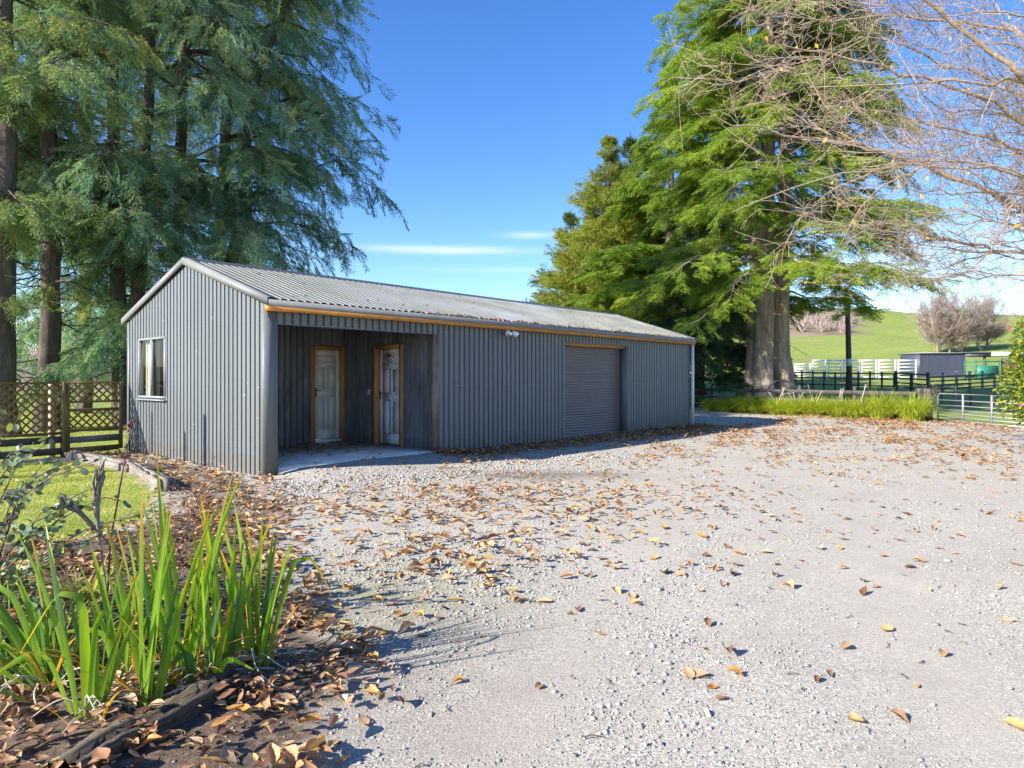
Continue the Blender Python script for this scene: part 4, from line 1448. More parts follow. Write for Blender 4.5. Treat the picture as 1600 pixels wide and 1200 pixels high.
# ------------------------------------------------------------------ bare tree, right
def bare_tree():
    r = np.random.default_rng(5)
    base = np.array((11.6, 11.3, 0.0))
    root = empty('bare_deciduous_tree', tuple(base))
    tag(root, 'leafless spreading tree reaching pale twiggy branches in from the right', 'tree')
    tp = np.array([(0, 0, -.2), (0.05, 0, 1.5), (-.1, .05, 3), (0, 0, 5), (.1, .1, 7.5), (0, 0, 10)])
    mb = MB()
    mb.tube(tp, [.42, .33, .30, .24, .15, .05], 12)
    mb.build('trunk', MAT['bark_twig'], root, True)
    limbs = []

    def limb(z, pts, r0, dens=1.0):
        q = [base + np.array((0, 0, z))] + [P(*p) for p in pts]
        limbs.append((np.array(q) - base, r0, dens))
    limb(2.9, [(1600, 322, 11.4), (1540, 292, 11.4), (1400, 242, 11.3), (1290, 216, 11.2), (1185, 200, 11.0), (1110, 184, 10.9)], .085, .95)
    limb(3.9, [(1600, 180, 10.4), (1500, 140, 10.4), (1350, 96, 10.3), (1290, 84, 10.3), (1220, 66, 10.2)], .075, 1.0)
    limb(4.6, [(1600, 118, 9.8), (1530, 62, 9.8), (1465, 14, 9.7), (1400, -45, 9.6), (1330, -80, 9.6)], .11, 1.0)
    limb(2.5, [(1600, 392, 12.6), (1450, 371, 12.6), (1375, 352, 12.5), (1320, 372, 12.4), (1292, 395, 12.3)], .06, 1.2)
    limb(2.2, [(1620, 430, 12.2), (1520, 430, 12.2), (1440, 440, 12.1), (1395, 462, 12.0)], .04, 1.0)
    limb(3.2, [(1600, 262, 9.6), (1450, 258, 9.6), (1310, 272, 9.5), (1220, 296, 9.4), (1150, 330, 9.3)], .045, .7)
    limb(5.2, [(1600, 50, 12.8), (1450, 25, 12.8), (1280, 28, 12.6), (1160, 12, 12.5)], .065, .9)
    limb(3.6, [(1600, 235, 12.6), (1450, 190, 12.6), (1330, 165, 12.4), (1230, 125, 12.3)], .06, .9)
    limb(2.6, [(1620, 350, 10.2), (1500, 335, 10.2), (1390, 325, 10.1), (1330, 332, 10.0)], .04, .8)
    limb(5.6, [(1640, -10, 10.8), (1540, -40, 10.8), (1420, -20, 10.8), (1300, -10, 10.6), (1230, 10, 10.5)], .06, 1.0)
    limb(4.4, [(1600, 150, 13.5), (1470, 95, 13.5), (1360, 50, 13.4), (1260, 120, 13.2)], .06, 0.9)
    limb(2.4, [(1610, 300, 13.2), (1500, 300, 13.2), (1420, 295, 13.1), (1340, 290, 13.0)], .05, 1.0)
    limb(3.3, [(1640, 300, 9.0), (1560, 260, 9.0), (1470, 240, 9.0), (1380, 262, 9.0)], .05, 1.3)
    limb(4.0, [(1640, 210, 11.8), (1560, 175, 11.8), (1480, 170, 11.8), (1400, 140, 11.7)], .05, 1.3)
    limb(4.8, [(1640, 90, 11.0), (1570, 60, 11.0), (1490, 80, 11.0), (1410, 60, 11.0)], .05, 1.3)
    limb(2.7, [(1640, 370, 11.2), (1570, 345, 11.2), (1490, 360, 11.2), (1430, 400, 11.1)], .04, 1.3)
    limb(3.6, [(1640, 250, 13.8), (1560, 225, 13.8), (1480, 230, 13.8), (1390, 215, 13.8)], .05, 1.3)
    limb(5.4, [(1640, 30, 9.2), (1570, 10, 9.2), (1500, 30, 9.2), (1420, 20, 9.2)], .05, 1.3)
    for (ax, ay, az_) in ((4, -3, 5), (5, 3, 6), (2, 5, 6), (-1, -4, 7), (3, 0, 8), (-2, 3, 10), (1, -2, 11)):
        e = np.array((ax, ay, az_), float)
        z = 2.5 + az_ * 0.3
        limbs.append((np.array([(0, 0, z), e * .4 + np.array((0, 0, z * .6)), e * .75 + np.array((0, 0, z * .3)), e]), .09, 0.35))
    tube_sets = {}

    def add(poly, rad, sides):
        tube_sets.setdefault((poly.shape[1], sides), []).append((poly, rad))

    def resample(q, K):
        sg = np.concatenate([[0], np.cumsum(np.linalg.norm(np.diff(q, axis=0), axis=1))])
        t = np.linspace(0, sg[-1], K)
        o = np.stack([np.interp(t, sg, q[:, k]) for k in range(3)], -1)
        for _ in range(2):
            o[1:-1] = (o[:-2] + 2 * o[1:-1] + o[2:]) / 4
        return o, sg[-1]

    def children(Pp, Rp, n, lmin, lmax, spread, K, tipr, lo=0.2, sag=0.0):
        """Pp (N,K0,3) -> n children per parent"""
        N, K0, _ = Pp.shape
        t = (lo + (1 - lo) * r.uniform(0, 1, (N, n)) ** 1.25) * (K0 - 1)
        i0 = np.minimum(t.astype(int), K0 - 2)
        f = (t - i0)[..., None]
        b = np.arange(N)[:, None]
        p0 = Pp[b, i0] * (1 - f) + Pp[b, i0 + 1] * f
        r0 = (Rp[b, i0] * (1 - f[..., 0]) + Rp[b, i0 + 1] * f[..., 0]) * 0.62
        td = nrm(Pp[b, i0 + 1] - Pp[b, i0])
        d = nrm(td * r.uniform(0.7, 1.3, (N, n, 1)) + r.normal(0, spread, (N, n, 3)) + np.array((0, 0, -.06)))
        L = r.uniform(lmin, lmax, (N, n))
        s = np.linspace(0, 1, K)
        c = r.normal(0, 0.36, (N, n, 3))
        c[..., 2] += 0.10
        pp = p0[:, :, None] + d[:, :, None] * (L[..., None] * s)[..., None] + c[:, :, None] * (L[..., None] * s ** 2)[..., None]
        pp[:, :, 1:] += r.normal(0, 0.022, (N, n, K - 1, 3)) * L[:, :, None, None]
        pp[..., 2] -= sag * L[..., None] * s ** 2
        rr = np.maximum(r0[..., None] * (1 - 0.75 * s), tipr)
        return pp.reshape(-1, K, 3), rr.reshape(-1, K)
    tips = []
    for q, r0, dens in limbs:
        pl_, Ln = resample(q, 22)
        pl_[3:] += r.normal(0, 0.035, (19, 3))
        rr = 0.9 * r0 * (1 - 0.86 * np.linspace(0, 1, 22) ** 0.8)
        add(pl_[None], rr[None], 7)
        a, ra = children(pl_[None], rr[None], int(11 * dens), 0.8, 2.2, 0.42, 8, 0.0052, 0.2)
        add(a, ra, 4)
        b_, rb = children(a, ra, 6, 0.35, 1.1, 0.48, 6, 0.0042, 0.15, 0.06)
        add(b_, rb, 3)
        c_, rc = children(b_, rb, 4, 0.15, 0.55, 0.6, 5, 0.0033, 0.1, 0.08)
        add(c_, rc, 3)
        e_, re = children(c_, rc, 1, 0.08, 0.22, 0.8, 3, 0.0029, 0.3, 0.0)
        add(e_, re, 3)
        tips.append(np.concatenate([c_[:, -1], e_[:, -1], b_[:, -1]]))
    low = 2.75
    tips = [t_[(t_[:, 2] > low) & (t_[:, 0] > -9.2)] for t_ in tips]
    Vs, Qs, n0 = [], [], 0
    for (K, sd), lst in tube_sets.items():
        pa, ra_ = np.concatenate([p for p, _ in lst]), np.concatenate([q for _, q in lst])
        ok = ((pa[..., 2].min(1) > low) & (pa[..., 0].min(1) > -9.2)) | (sd == 7)
        V, Q = tubes(pa[ok], ra_[ok], sd)
        Vs.append(V)
        Qs.append(Q + n0)
        n0 += len(V)
    tag(link('branches', make_mesh('branches', np.concatenate(Vs), None, np.concatenate(Qs), MAT['bark_twig']), root), kind='stuff')
    tp = np.concatenate(tips)
    sel = tp[r.uniform(0, 1, len(tp)) < 0.6]
    big = r.uniform(0, 1, len(sel)) < 0.05
    V, T, ta = place_sprays(sel, r.normal(0, 1, (len(sel), 3)), np.where(big, r.uniform(.05, .09, len(sel)), r.uniform(.018, .034, len(sel))),
                            np.where(big, 1.0, r.uniform(0, .75, len(sel))), (np.array([(0, 0, 0), (.5, .32, 0), (1.1, 0, 0), (.5, -.32, 0)]), np.array([(0, 1, 2), (0, 2, 3)])), r, 2)
    tag(link('buds', make_mesh('buds', V, T, None, MAT['bud'], dict(tint=ta)), root), kind='stuff')


bare_tree()

# ------------------------------------------------------------------ far bare trees and scrub on the hill


def winter_tree(name, label, base, h, w, seed, n1=26, trunks=3, group=None):
    r = np.random.default_rng(seed)
    root = empty(name, tuple(base))
    tag(root, label, 'tree', group)
    mb = MB()
    ends = []
    for k in range(trunks):
        ox = (k - (trunks - 1) / 2) * w * 0.2
        p = np.array([(ox, 0, -.4), (ox * 1.1, 0, h * .16), (ox * 1.4, 0, h * .34), (ox * 1.7, 0, h * .8)])
        mb.tube(p, [w * .022, w * .017, w * .012, w * .003], 6)
        ends.append(p)
    mb.build('trunk', MAT['bark_far'], root, True)
    polys, rads = [], []
    A = []
    for p in ends:
        for k in range(n1):
            t = r.uniform(0.25, 1.0)
            st = np.array([np.interp(t, [0, .3, .6, 1], p[:, j]) for j in range(3)])
            az = r.uniform(0, 2 * np.pi)
            tgt = np.array((np.cos(az) * w * .5, np.sin(az) * w * .5, 0)) * r.uniform(.35, 1) * math.sqrt(max(.05, 1 - (2 * (st[2] / h - .25)) ** 2 * .25))
            dv = nrm(r.normal(0, 1, 3))
            en = np.array((p[0][0] * .5, 0, h * .55)) + dv * np.array((w * .46, w * .46, h * .42)) * r.uniform(.7, 1) ** .5
            st = np.array([np.interp(np.clip(en[2] / h - .22, .12, .9), [0, .3, .6, 1], p[:, j]) for j in range(3)])
            s = np.linspace(0, 1, 5)[:, None]
            q = st * (1 - s) + en * s
            q[:, 2] += np.sin(s[:, 0] * np.pi) * h * .02
            A.append(q)
    A = np.array(A)
    RA = np.broadcast_to(np.array([.05, .04, .03, .022, .014]) * w / 14 * 1.3, (len(A), 5))
    V1, Q1 = tubes(A, RA, 3)

    def kids(Pp, n, l0, l1, rad):
        N, K0, _ = Pp.shape
        t = r.uniform(.3, 1, (N, n)) * (K0 - 1)
        i0 = np.minimum(t.astype(int), K0 - 2)
        f = (t - i0)[..., None]
        b = np.arange(N)[:, None]
        p0 = Pp[b, i0] * (1 - f) + Pp[b, i0 + 1] * f
        d = nrm(nrm(Pp[b, i0 + 1] - Pp[b, i0]) + r.normal(0, .55, (N, n, 3)) + np.array((0, 0, .25)))
        L = r.uniform(l0, l1, (N, n)) * w / 14
        s = np.linspace(0, 1, 3)
        pp = p0[:, :, None] + d[:, :, None] * (L[..., None] * s)[..., None]
        pp[:, :, 1:] += r.normal(0, .06, (N, n, 2, 3))
        pp = pp.reshape(-1, 3, 3)
        return pp, np.broadcast_to(np.array([1, .8, .5]) * rad * w / 14, (len(pp), 3))
    B, RB = kids(A, 16, 1.2, 3.2, .034)
    V2, Q2 = tubes(B, RB, 3)
    C, RC = kids(B, 8, .5, 1.5, .024)
    V3, Q3 = tubes(C, RC, 3)
    V = np.concatenate([V1, V2, V3])
    Q = np.concatenate([Q1, Q2 + len(V1), Q3 + len(V1) + len(V2)])
    tag(link('crown', make_mesh('crown', V, None, Q, MAT['bark_far']), root), kind='stuff')


def hp(px, d):
    x = (px - 800) / FPX * d
    return np.array((x, d, float(np.ravel(hz(x, d))[0])))


GW = 'bare trees on the hillside'
winter_tree('winter_tree', 'large round leafless tree on the hillside above the small grey shed', hp(1484, 122), 11.0, 10.6, 71, 40, 3, GW)
winter_tree('winter_tree', 'second leafless tree overlapping the large one on its right', hp(1535, 126), 10.2, 8.6, 72, 36, 2, GW)


def scrub():
    r = np.random.default_rng(77)
    V, Q, n0 = [], [], 0
    pts = []
    while len(pts) < 420:
        a = r.uniform(-0.9, 0.8)
        d = r.uniform(236, 360)
        x = a * d
        w = 1.0 if (0.36 < a < 0.51 or a < -0.45) else 0.04
        if r.uniform() < w:
            pts.append((x, d))
    P1 = []
    for (x, y) in pts:
        zg = float(np.ravel(hz(x, y))[0])
        hgt = r.uniform(1.8, 5.0)
        k = 20
        az = r.uniform(0, 2 * np.pi, k)
        rad = hgt * 0.6 * np.sqrt(r.uniform(0, 1, k))
        e = np.stack([x + np.cos(az) * rad, y + np.sin(az) * rad, zg + hgt * r.uniform(.35, 1, k)], -1)
        st = np.stack([x + np.cos(az) * rad * .2, y + np.sin(az) * rad * .2, np.full(k, zg - .2)], -1)
        m = (st + e) / 2 + r.normal(0, .2, (k, 3))
        P1.append(np.stack([st, m, e], 1))
    P1 = np.concatenate(P1)
    V, Q = tubes(P1, np.broadcast_to(np.array([.16, .14, .08]), (len(P1), 3)), 3)
    o = link('hillside_scrub', make_mesh('hillside_scrub', V, None, Q, MAT['bark_far']))
    tag(o, 'brown leafless scrub covering the far hillside', 'scrub', kind='stuff')


scrub()

# ------------------------------------------------------------------ fences, gate, yards, pole beyond the yard


def board(parent, a, b, w, h, mat, name='rail'):
    return MB().bar(a, b, w, h).build(name, mat, parent)


def rail_fence(name, label, A, B, n, rails, ph, mat_r, mat_p, pw=0.12, rw=0.14, group=None, zoff=0.0, rt=0.03):
    A, B = np.asarray(A, float), np.asarray(B, float)
    za = float(np.ravel(hz(A[0], A[1]))[0])
    root = empty(name, (A[0], A[1], za + zoff))
    tag(root, label, 'fence', group)
    pts = []
    for i in range(n + 1):
        q = A + (B - A) * i / n
        z = float(np.ravel(hz(q[0], q[1]))[0]) - za
        pts.append(np.array((q[0] - A[0], q[1] - A[1], z)))
        mp = mat_p[i % len(mat_p)] if isinstance(mat_p, list) else mat_p
        hh = ph * random.uniform(.96, 1.06)
        MB().tube([pts[-1] - (0, 0, .2), pts[-1] + (0, 0, hh)], pw / 2, 8).build('post', mp, root)
    nv = np.array((-(B - A)[1], (B - A)[0], 0)) / np.linalg.norm(B - A)
    if nv[1] > 0:
        nv = -nv
    for zr_ in rails:
        for i in range(n):
            o = nv * (pw / 2 + rt / 2)
            board(root, pts[i] + o + (0, 0, zr_), pts[i + 1] + o + (0, 0, zr_), rt, rw, mat_r)
    return root


rail_fence('rail_fence', 'dark weathered post and rail fence behind the bright tussocks', FENCE_A + (-.25, .35), FENCE_B, 5, (0.22, 0.55, 0.9), 1.08, MAT['timber_fence'], MAT['post_dark'])
sp_ = FENCE_A + (-.1, .1)
stp = empty('gate_post', (sp_[0], sp_[1], 0))
tag(stp, 'thick lichened strainer post where the rail fence meets the gate', 'post')
MB().tube([(0, 0, -.2), (0.01, 0, .5), (0, .01, 1.08)], [.14, .125, .12], 12).build('post', MAT['post_dark'], stp, True)
b = MB()
for k in range(60):
    z = random.uniform(.3, 1.2)
    a = random.uniform(0, 6.28)
    p0 = (math.cos(a) * .12, math.sin(a) * .12, z)
    p1 = (math.cos(a) * random.uniform(.16, .34), math.sin(a) * random.uniform(.16, .34), z + random.uniform(-.15, .2))
    b.tube([p0, ((p0[0] + p1[0]) / 2, (p0[1] + p1[1]) / 2, max(p0[2], p1[2]) + .02), p1], .006, 3, False)
tag(b.build('dry_vine', MAT['timber_post'], stp), kind='stuff')

# tubular steel gate
ga = FENCE_A + (0.14, -0.02)
gb = ga + nrm(np.array((0.12, -3.7))) * 3.7
gang = math.atan2((gb - ga)[1], (gb - ga)[0])
gt = empty('field_gate', (ga[0], ga[1], 0), gang)
tag(gt, 'galvanised tubular steel field gate closed across the paddock entrance', 'gate')
GW_, GH = 3.7, 0.92
fr = MB()
fr.tube([(0.02, 0, .06), (0.02, 0, GH - .1), (.10, 0, GH), (GW_, 0, GH)], .022, 8)
fr.tube([(0.02, 0, .06), (GW_, 0, .06)], .022, 8)
fr.build('frame', MAT['galv'], gt, True)
for z in (.17, .28, .40, .54, .71):
    MB().tube([(0.02, 0, z), (GW_, 0, z)], .016, 8).build('rail', MAT['galv'], gt, True)
for x in (1.22, 2.45):
    MB().box(x - .025, x + .025, -.024, .024, .06, GH).build('upright', MAT['galv'], gt)

# dark fence runs across the flat paddock
q1, q2 = hp(1236, 47)[:2], hp(1397, 44)[:2]
rail_fence('rail_fence', 'far dark post and rail fence left of the grey field shelter', q1, q2, 9, (0.35, 0.8, 1.15), 1.25, MAT['timber_fence'], MAT['post_dark'], .13, .09)
q3, q4 = hp(1400, 44)[:2], hp(1450, 41)[:2]
rail_fence('rail_fence', 'short run of dark rails between the far fence and pale posts', q3, q4, 2, (0.3, 0.6, 0.9, 1.2), 1.3, MAT['timber_fence'], MAT['post_dark'], .2, .1)
q5, q6 = hp(1451, 41)[:2], hp(1590, 47)[:2]
rail_fence('rail_fence', 'pale posts and grey rails of the stockyard right of the shelter', q5, q6, 7, (0.3, 0.55, 0.8, 1.05), 1.35, MAT['timber_fence'], MAT['post_pale'], .17, .09)
q7, q8 = hp(1440, 34)[:2], hp(1600, 33)[:2]
for k in range(9):
    q = q7 + (q8 - q7) * k / 8 + np.array((random.uniform(-.2, .2), random.uniform(-.6, .6)))
    z = float(np.ravel(hz(q[0], q[1]))[0])
    o = MB().tube([(0, 0, -.1), (random.uniform(-.06, .06), 0, random.uniform(.7, 1.0))], random.uniform(.025, .06), 7).build('fence_stake', MAT['post_dark' if k % 3 else 'post_pale'], None, False, (q[0], q[1], z))
    tag(o, 'first second third fourth fifth sixth seventh eighth ninth'.split()[k] + ' from left of the thin weathered stakes behind the steel gate', 'stake', 'stakes behind the steel gate')
q9, q10 = hp(1150, 40)[:2], hp(1180, 44)[:2]
rail_fence('rail_fence', 'short pale railed fence left of the cedar trunk', q9, q10, 2, (0.35, 0.65, 0.95, 1.25), 1.35, MAT['timber_grey'], MAT['post_pale'], .14, .09)
yp = hp(1153, 38)
o = MB().tube([(0, 0, -.1), (0, 0, 1.3)], .10, 10).build('yellow_post', MAT['yellow'], None, True, tuple(yp))
tag(o, 'short yellow painted post left of the cedar trunk', 'post')
q11, q12 = hp(1060, 31.5)[:2], hp(1103, 31.5)[:2]
pg = empty('pipe_gate', (q11[0], q11[1], 0))
tag(pg, 'pale steel pipe gate in the shade beside the shed end', 'gate')
wv = float(np.linalg.norm(q12 - q11))
b = MB()
for z in (.3, .6, .9, 1.15):
    b.tube([(0, 0, z), (wv, 0, z)], .02, 6)
b.build('rails', MAT['galv'], pg)
b = MB()
for x in (0, wv / 2, wv):
    b.tube([(x, 0, .1), (x, 0, 1.15)], .022, 6)
b.build('uprights', MAT['galv'], pg)


# white stockyard panels
def yard_panel(A, B, label, h=1.65):
    za, zb_ = float(np.ravel(hz(*A))[0]), float(np.ravel(hz(*B))[0])
    root = empty('yard_panel', (A[0], A[1], za))
    tag(root, label, 'panel', 'white steel stockyard panels')
    d = np.array((B[0] - A[0], B[1] - A[1], zb_ - za))
    for t in (0, 1):
        MB().tube([d * t + (0, 0, -.1), d * t + (0, 0, h + .08)], .06, 6).build('post', MAT['white_metal'], root)
    for k in range(6):
        z = .25 + k * (h - .25) / 5
        MB().bar((0, 0, z), d + (0, 0, z), .04, .10 if k < 5 else .13).build('rail', MAT['white_metal'], root)


ypx = [1240, 1268, 1292, 1316, 1345, 1371, 1401, 1433]
names = ['leftmost', 'second', 'third', 'fourth', 'fifth', 'sixth', 'rightmost']
for k in range(7):
    d0, d1 = 58 + (k % 2) * 1.2, 58 + ((k + 1) % 2) * 1.2
    d0 = d1 = 60 - k * 0.3
    yard_panel(hp(ypx[k] + 2, d0)[:2], hp(ypx[k + 1] - 2, d0)[:2], names[k] + (' of the' if k in (0, 6) else ' from left of the') + ' white railed stockyard panels', 1.35 if k == 0 else 1.7)

# field shelter
sb_ = hp(1437, 62)
fs = empty('field_shelter', tuple(sb_ + (0, 0, -.1)), math.radians(-4))
tag(fs, 'small grey ribbed steel field shelter with open lean-to beside the stockyards', 'shed')
V, Q = corrugated(0, 4.0, lambda u: 0, lambda u: 2.35, pitch=.2)
MAT['clad_blue'] = m_cladding('blue grey steel', (0.055, 0.064, 0.098), 0.2)
link('front_wall', make_mesh('front_wall', np.stack([V[:, 0], -V[:, 1], V[:, 2]], -1), None, Q, MAT['clad_blue']), fs)
for x in (0.0, 4.0):
    MB().box(x - .02, x + .02, 0.01, 3.5, 0, 2.3).build('side_wall', MAT['clad_blue'], fs)
MB().box(-.15, 6.2, -.2, 3.7, 2.35, 2.45).build('roof', MAT['flash_pale'], fs)
MB().box(6.2, 9.6, -.15, 3.7, 2.12, 2.46).build('white_roof', MAT['white_metal'], fs)
MB().box(4.03, 6.2, -.12, -.06, 2.0, 2.348).build('valance', MAT['clad_blue'], fs)
for x in (5.75, 9.2):
    MB().box(x - .08, x + .08, 0, .16, 0, 2.35).build('post', MAT['post_dark'], fs)
rc = empty('cattle_race', tuple(hp(1508, 58)), 0)
tag(rc, 'green steel cattle race standing under the open lean-to', 'cattle race')
for x in (0, .9, 1.9, 2.9, 3.6):
    MB().box(x - .04, x + .04, -.04, .04, 0, 1.75).build('upright', MAT['green_paint'], rc)
for z in (.4, .8, 1.2, 1.6):
    MB().box(0, 3.6, -.02, .02, z - .05, z + .05).build('rail', MAT['green_paint'], rc)
MB().box(1.0, 2.8, -.06, -.03, .2, 1.2).build('side_sheet', MAT['green_paint'], rc)
MB().box(3.3, 3.9, -.3, .3, 0, 1.9).build('head_bail', MAT['post_dark'], rc)

# pole
pb = hp(1328, 37)
po = empty('utility_pole', tuple(pb))
tag(po, 'slim dark timber pole with a pale band right of the cedar trunk', 'pole')
MB().tube([(0, 0, -.3), (-.08, 0, 3), (-.16, 0, 6.2)], [.16, .14, .12], 10).build('shaft', MAT['post_dark'], po, True)
MB().tube([(-.045, 0, 1.85), (-.06, 0, 2.25)], [.158, .156], 10).build('band', MAT['white_metal'], po, True)

# ------------------------------------------------------------------ tussocks along the fence
def tussock(name, label, c, rad, h, n, seed, group=None, mat='tussock', plume=0, wid=.012):
    r = np.random.default_rng(seed)
    root = empty(name, (c[0], c[1], float(np.ravel(hz(c[0], c[1]))[0])))
    tag(root, label, 'grass clump', group)
    az = r.uniform(0, 2 * np.pi, n)
    rr = rad * .42 * np.sqrt(r.uniform(0, 1, n))
    st = np.stack([np.cos(az) * rr, np.sin(az) * rr, np.full(n, -.02)], -1)
    az2 = az + r.normal(0, .5, n)
    hh = h * r.uniform(.6, 1.1, n)
    ro = rad * r.uniform(.25, 1.1, n)
    K = 5
    s = np.linspace(0, 1, K)
    out = np.stack([np.cos(az2), np.sin(az2), np.zeros(n)], -1)
    p = st[:, None] + out[:, None] * (ro[:, None] * s ** 1.7)[..., None]
    p[..., 2] += hh[:, None] * (1.45 * s - r.uniform(.35, 1.25, n)[:, None] * s ** 2.2)
    sd = np.stack([-out[:, 1], out[:, 0], np.zeros(n)], -1) * wid
    w = np.array([.7, 1, .9, .6, .08])
    L = p - sd[:, None] * w[None, :, None]
    R = p + sd[:, None] * w[None, :, None]
    V = np.stack([L, R], 2).reshape(-1, 3)
    i = (np.arange(n) * K * 2)[:, None] + (np.arange(K - 1) * 2)[None]
    Q = np.stack([i, i + 1, i + 3, i + 2], -1).reshape(-1, 4)
    tint = np.repeat(np.clip(r.normal(.5, .22, n), 0, 1), K * 2)
    tag(link('blades', make_mesh('blades', V, None, Q, MAT[mat], dict(tint=tint)), root), kind='stuff')
    if plume:
        b = MB()
        for k in range(plume):
            a = r.uniform(0, 6.28)
            H = h * r.uniform(1.15, 1.5)
            q = np.array([(0, 0, 0), (.1 * math.cos(a), .1 * math.sin(a), H * .6), (.3 * math.cos(a), .1 * math.sin(a), H), (.55 * math.cos(a), .1, H * .92)])
            b.tube(q, [.008, .007, .012, .004], 4, False)
        tag(b.build('seed_heads', MAT['straw'], root), kind='stuff')


tl0, tl1 = np.array((8.6, 29.2)), np.array((13.25, 22.6))
tl = ['small dark tussock nearest the shed downpipe', 'leftmost bright tussock before the cedar trunk', 'second bright tussock from left under the cedar',
      'tussock directly in front of the cedar double trunk', 'tussock just right of the cedar trunk', 'tussock below the curved fallen branch',
      'tussock left of the pole along the rail fence', 'tussock right of the pole along the rail fence', 'big tussock third from the gate post',
      'big drooping tussock second from the gate post', 'rightmost big tussock beside the gate post']
for k in range(11):
    q = tl0 + (tl1 - tl0) * k / 10.0 + np.array((random.uniform(-.12, .12), random.uniform(-.15, .15)))
    tussock('tussock_grass', tl[k], q, random.uniform(.72, .98) if k else .5, (.64 + .028 * k) * random.uniform(.85, 1.12), 900, 300 + k, 'tussocks along the rail fence', 'tussock', 3 if 3 < k < 9 else 0, .010)
for k in range(6):
    q = tl0 + (tl1 - tl0) * (k + .9) / 6.5 + np.array((.75 + random.uniform(-.1, .2), .55))
    tussock('tussock_grass', 'tussock in the back row between the bright tussocks and the rail fence', q, .8, .66, 480, 330 + k, 'back row of tussocks at the rail fence', 'tussock', 0, .011)

# curved dead branch leaning at the cedar
cbp = np.array(P(1232, 612, 28.4))
cbp[2] = 0
fb = empty('fallen_branch', tuple(cbp))
tag(fb, 'curved pale dead branch leaning against the foot of the cedar', 'branch')
t_ = np.linspace(0, 1, 14)
MB().tube(np.stack([-.6 + .1 * t_ - .35 * np.sin(t_ * 3.1), np.zeros(14), .35 + .95 * t_], -1), .05 - .02 * t_, 7).build('left_arm', MAT['timber_grey'], fb, True)
MB().tube(np.stack([-.5 + 1.25 * t_, np.zeros(14), 1.3 + .12 * np.sin(t_ * 3.1) - .85 * t_ ** 2], -1), .045 - .02 * t_, 7).build('right_arm', MAT['timber_grey'], fb, True)

# ------------------------------------------------------------------ camellia at right edge
def camellia():
    r = np.random.default_rng(91)
    c = np.array((10.55, 12.7, 0.0))
    root = empty('camellia_bush', tuple(c))
    tag(root, 'glossy leaved camellia bush with a few pink flowers at the right edge', 'bush')
    b = MB()
    for k in range(7):
        a = k * .9
        b.tube([(0, 0, -.1), (.15 * math.cos(a), .15 * math.sin(a), .6), (.5 * math.cos(a), .5 * math.sin(a), 1.5), (.7 * math.cos(a), .7 * math.sin(a), 2.4)], [.035, .03, .02, .008], 6)
    b.build('stems', MAT['bark_left'], root, True)
    N = 14000
    d = nrm(r.normal(0, 1, (N, 3)))
    lump = 1 + .18 * np.sin(d[:, 0] * 5 + 1) * np.sin(d[:, 2] * 6) + .12 * np.sin(d[:, 1] * 9 + 2)
    rad = (r.uniform(.45, 1, N) ** .5) * lump
    pos = d * rad[:, None] * np.array((1.02, 1.02, 1.32)) + np.array((0, 0, 1.42))
    pos = pos[pos[:, 2] > .12]
    N = len(pos)
    dirs = nrm(pos - np.array((0, 0, 1.2))) + r.normal(0, .6, (N, 3))
    tm = (np.array([(0, 0, 0), (.35, .22, .03), (.7, .2, 0), (1, 0, -.08), (.7, -.2, 0), (.35, -.22, .03)]), np.array([(0, 1, 5), (1, 2, 5), (2, 4, 5), (2, 3, 4)]))
    V, T, ta = place_sprays(pos, dirs, r.uniform(.06, .105, N), np.clip(r.normal(.5, .25, N), 0, 1), tm, r, 1.0)
    tag(link('foliage', make_mesh('foliage', V, T, None, MAT['fol_camellia'], dict(tint=ta)), root), kind='stuff')
    for (px, py) in ((1578, 514), (1584, 572), (1594, 634)):
        p = P(px, py, 11.9) - c
        v = np.array((-.55, -.8, .1))
        f = MB()
        for ring, (n_, sz, tilt) in enumerate(((7, .036, .25), (6, .03, .7), (4, .018, 1.3))):
            for j in range(n_):
                a = j / n_ * 6.283 + ring
                e = np.array((math.cos(a), 0, math.sin(a)))
                o = np.array((.0, -1, 0)) * math.sin(tilt)
                m = e * math.cos(tilt) + o
                sdv = np.cross(m, (0, -1, 0)) * .45
                f.raw([p, p + (m * .55 + sdv) * sz, p + m * sz, p + (m * .55 - sdv) * sz], [(0, 1, 2, 3)])
        f.build('flower', MAT['pink'], root)


camellia()

# ------------------------------------------------------------------ irises and the garden bed
def strip_mesh(pts, dirs, widths, fold=0.25):
    """three-vertex wide strip: pts (K,3), side dirs (K,3), widths (K)"""
    K = len(pts)
    tan = nrm(np.gradient(pts, axis=0))
    nr = np.cross(dirs, tan)
    V = np.stack([pts - dirs * widths[:, None] / 2 + nr * (widths * fold)[:, None], pts, pts + dirs * widths[:, None] / 2 + nr * (widths * fold)[:, None]], 1).reshape(-1, 3)
    Q = []
    for i in range(K - 1):
        for j in range(2):
            a = i * 3 + j
            Q.append((a, a + 1, a + 4, a + 3))
    return V, np.array(Q), np.repeat(np.linspace(0, 1, K), 3)


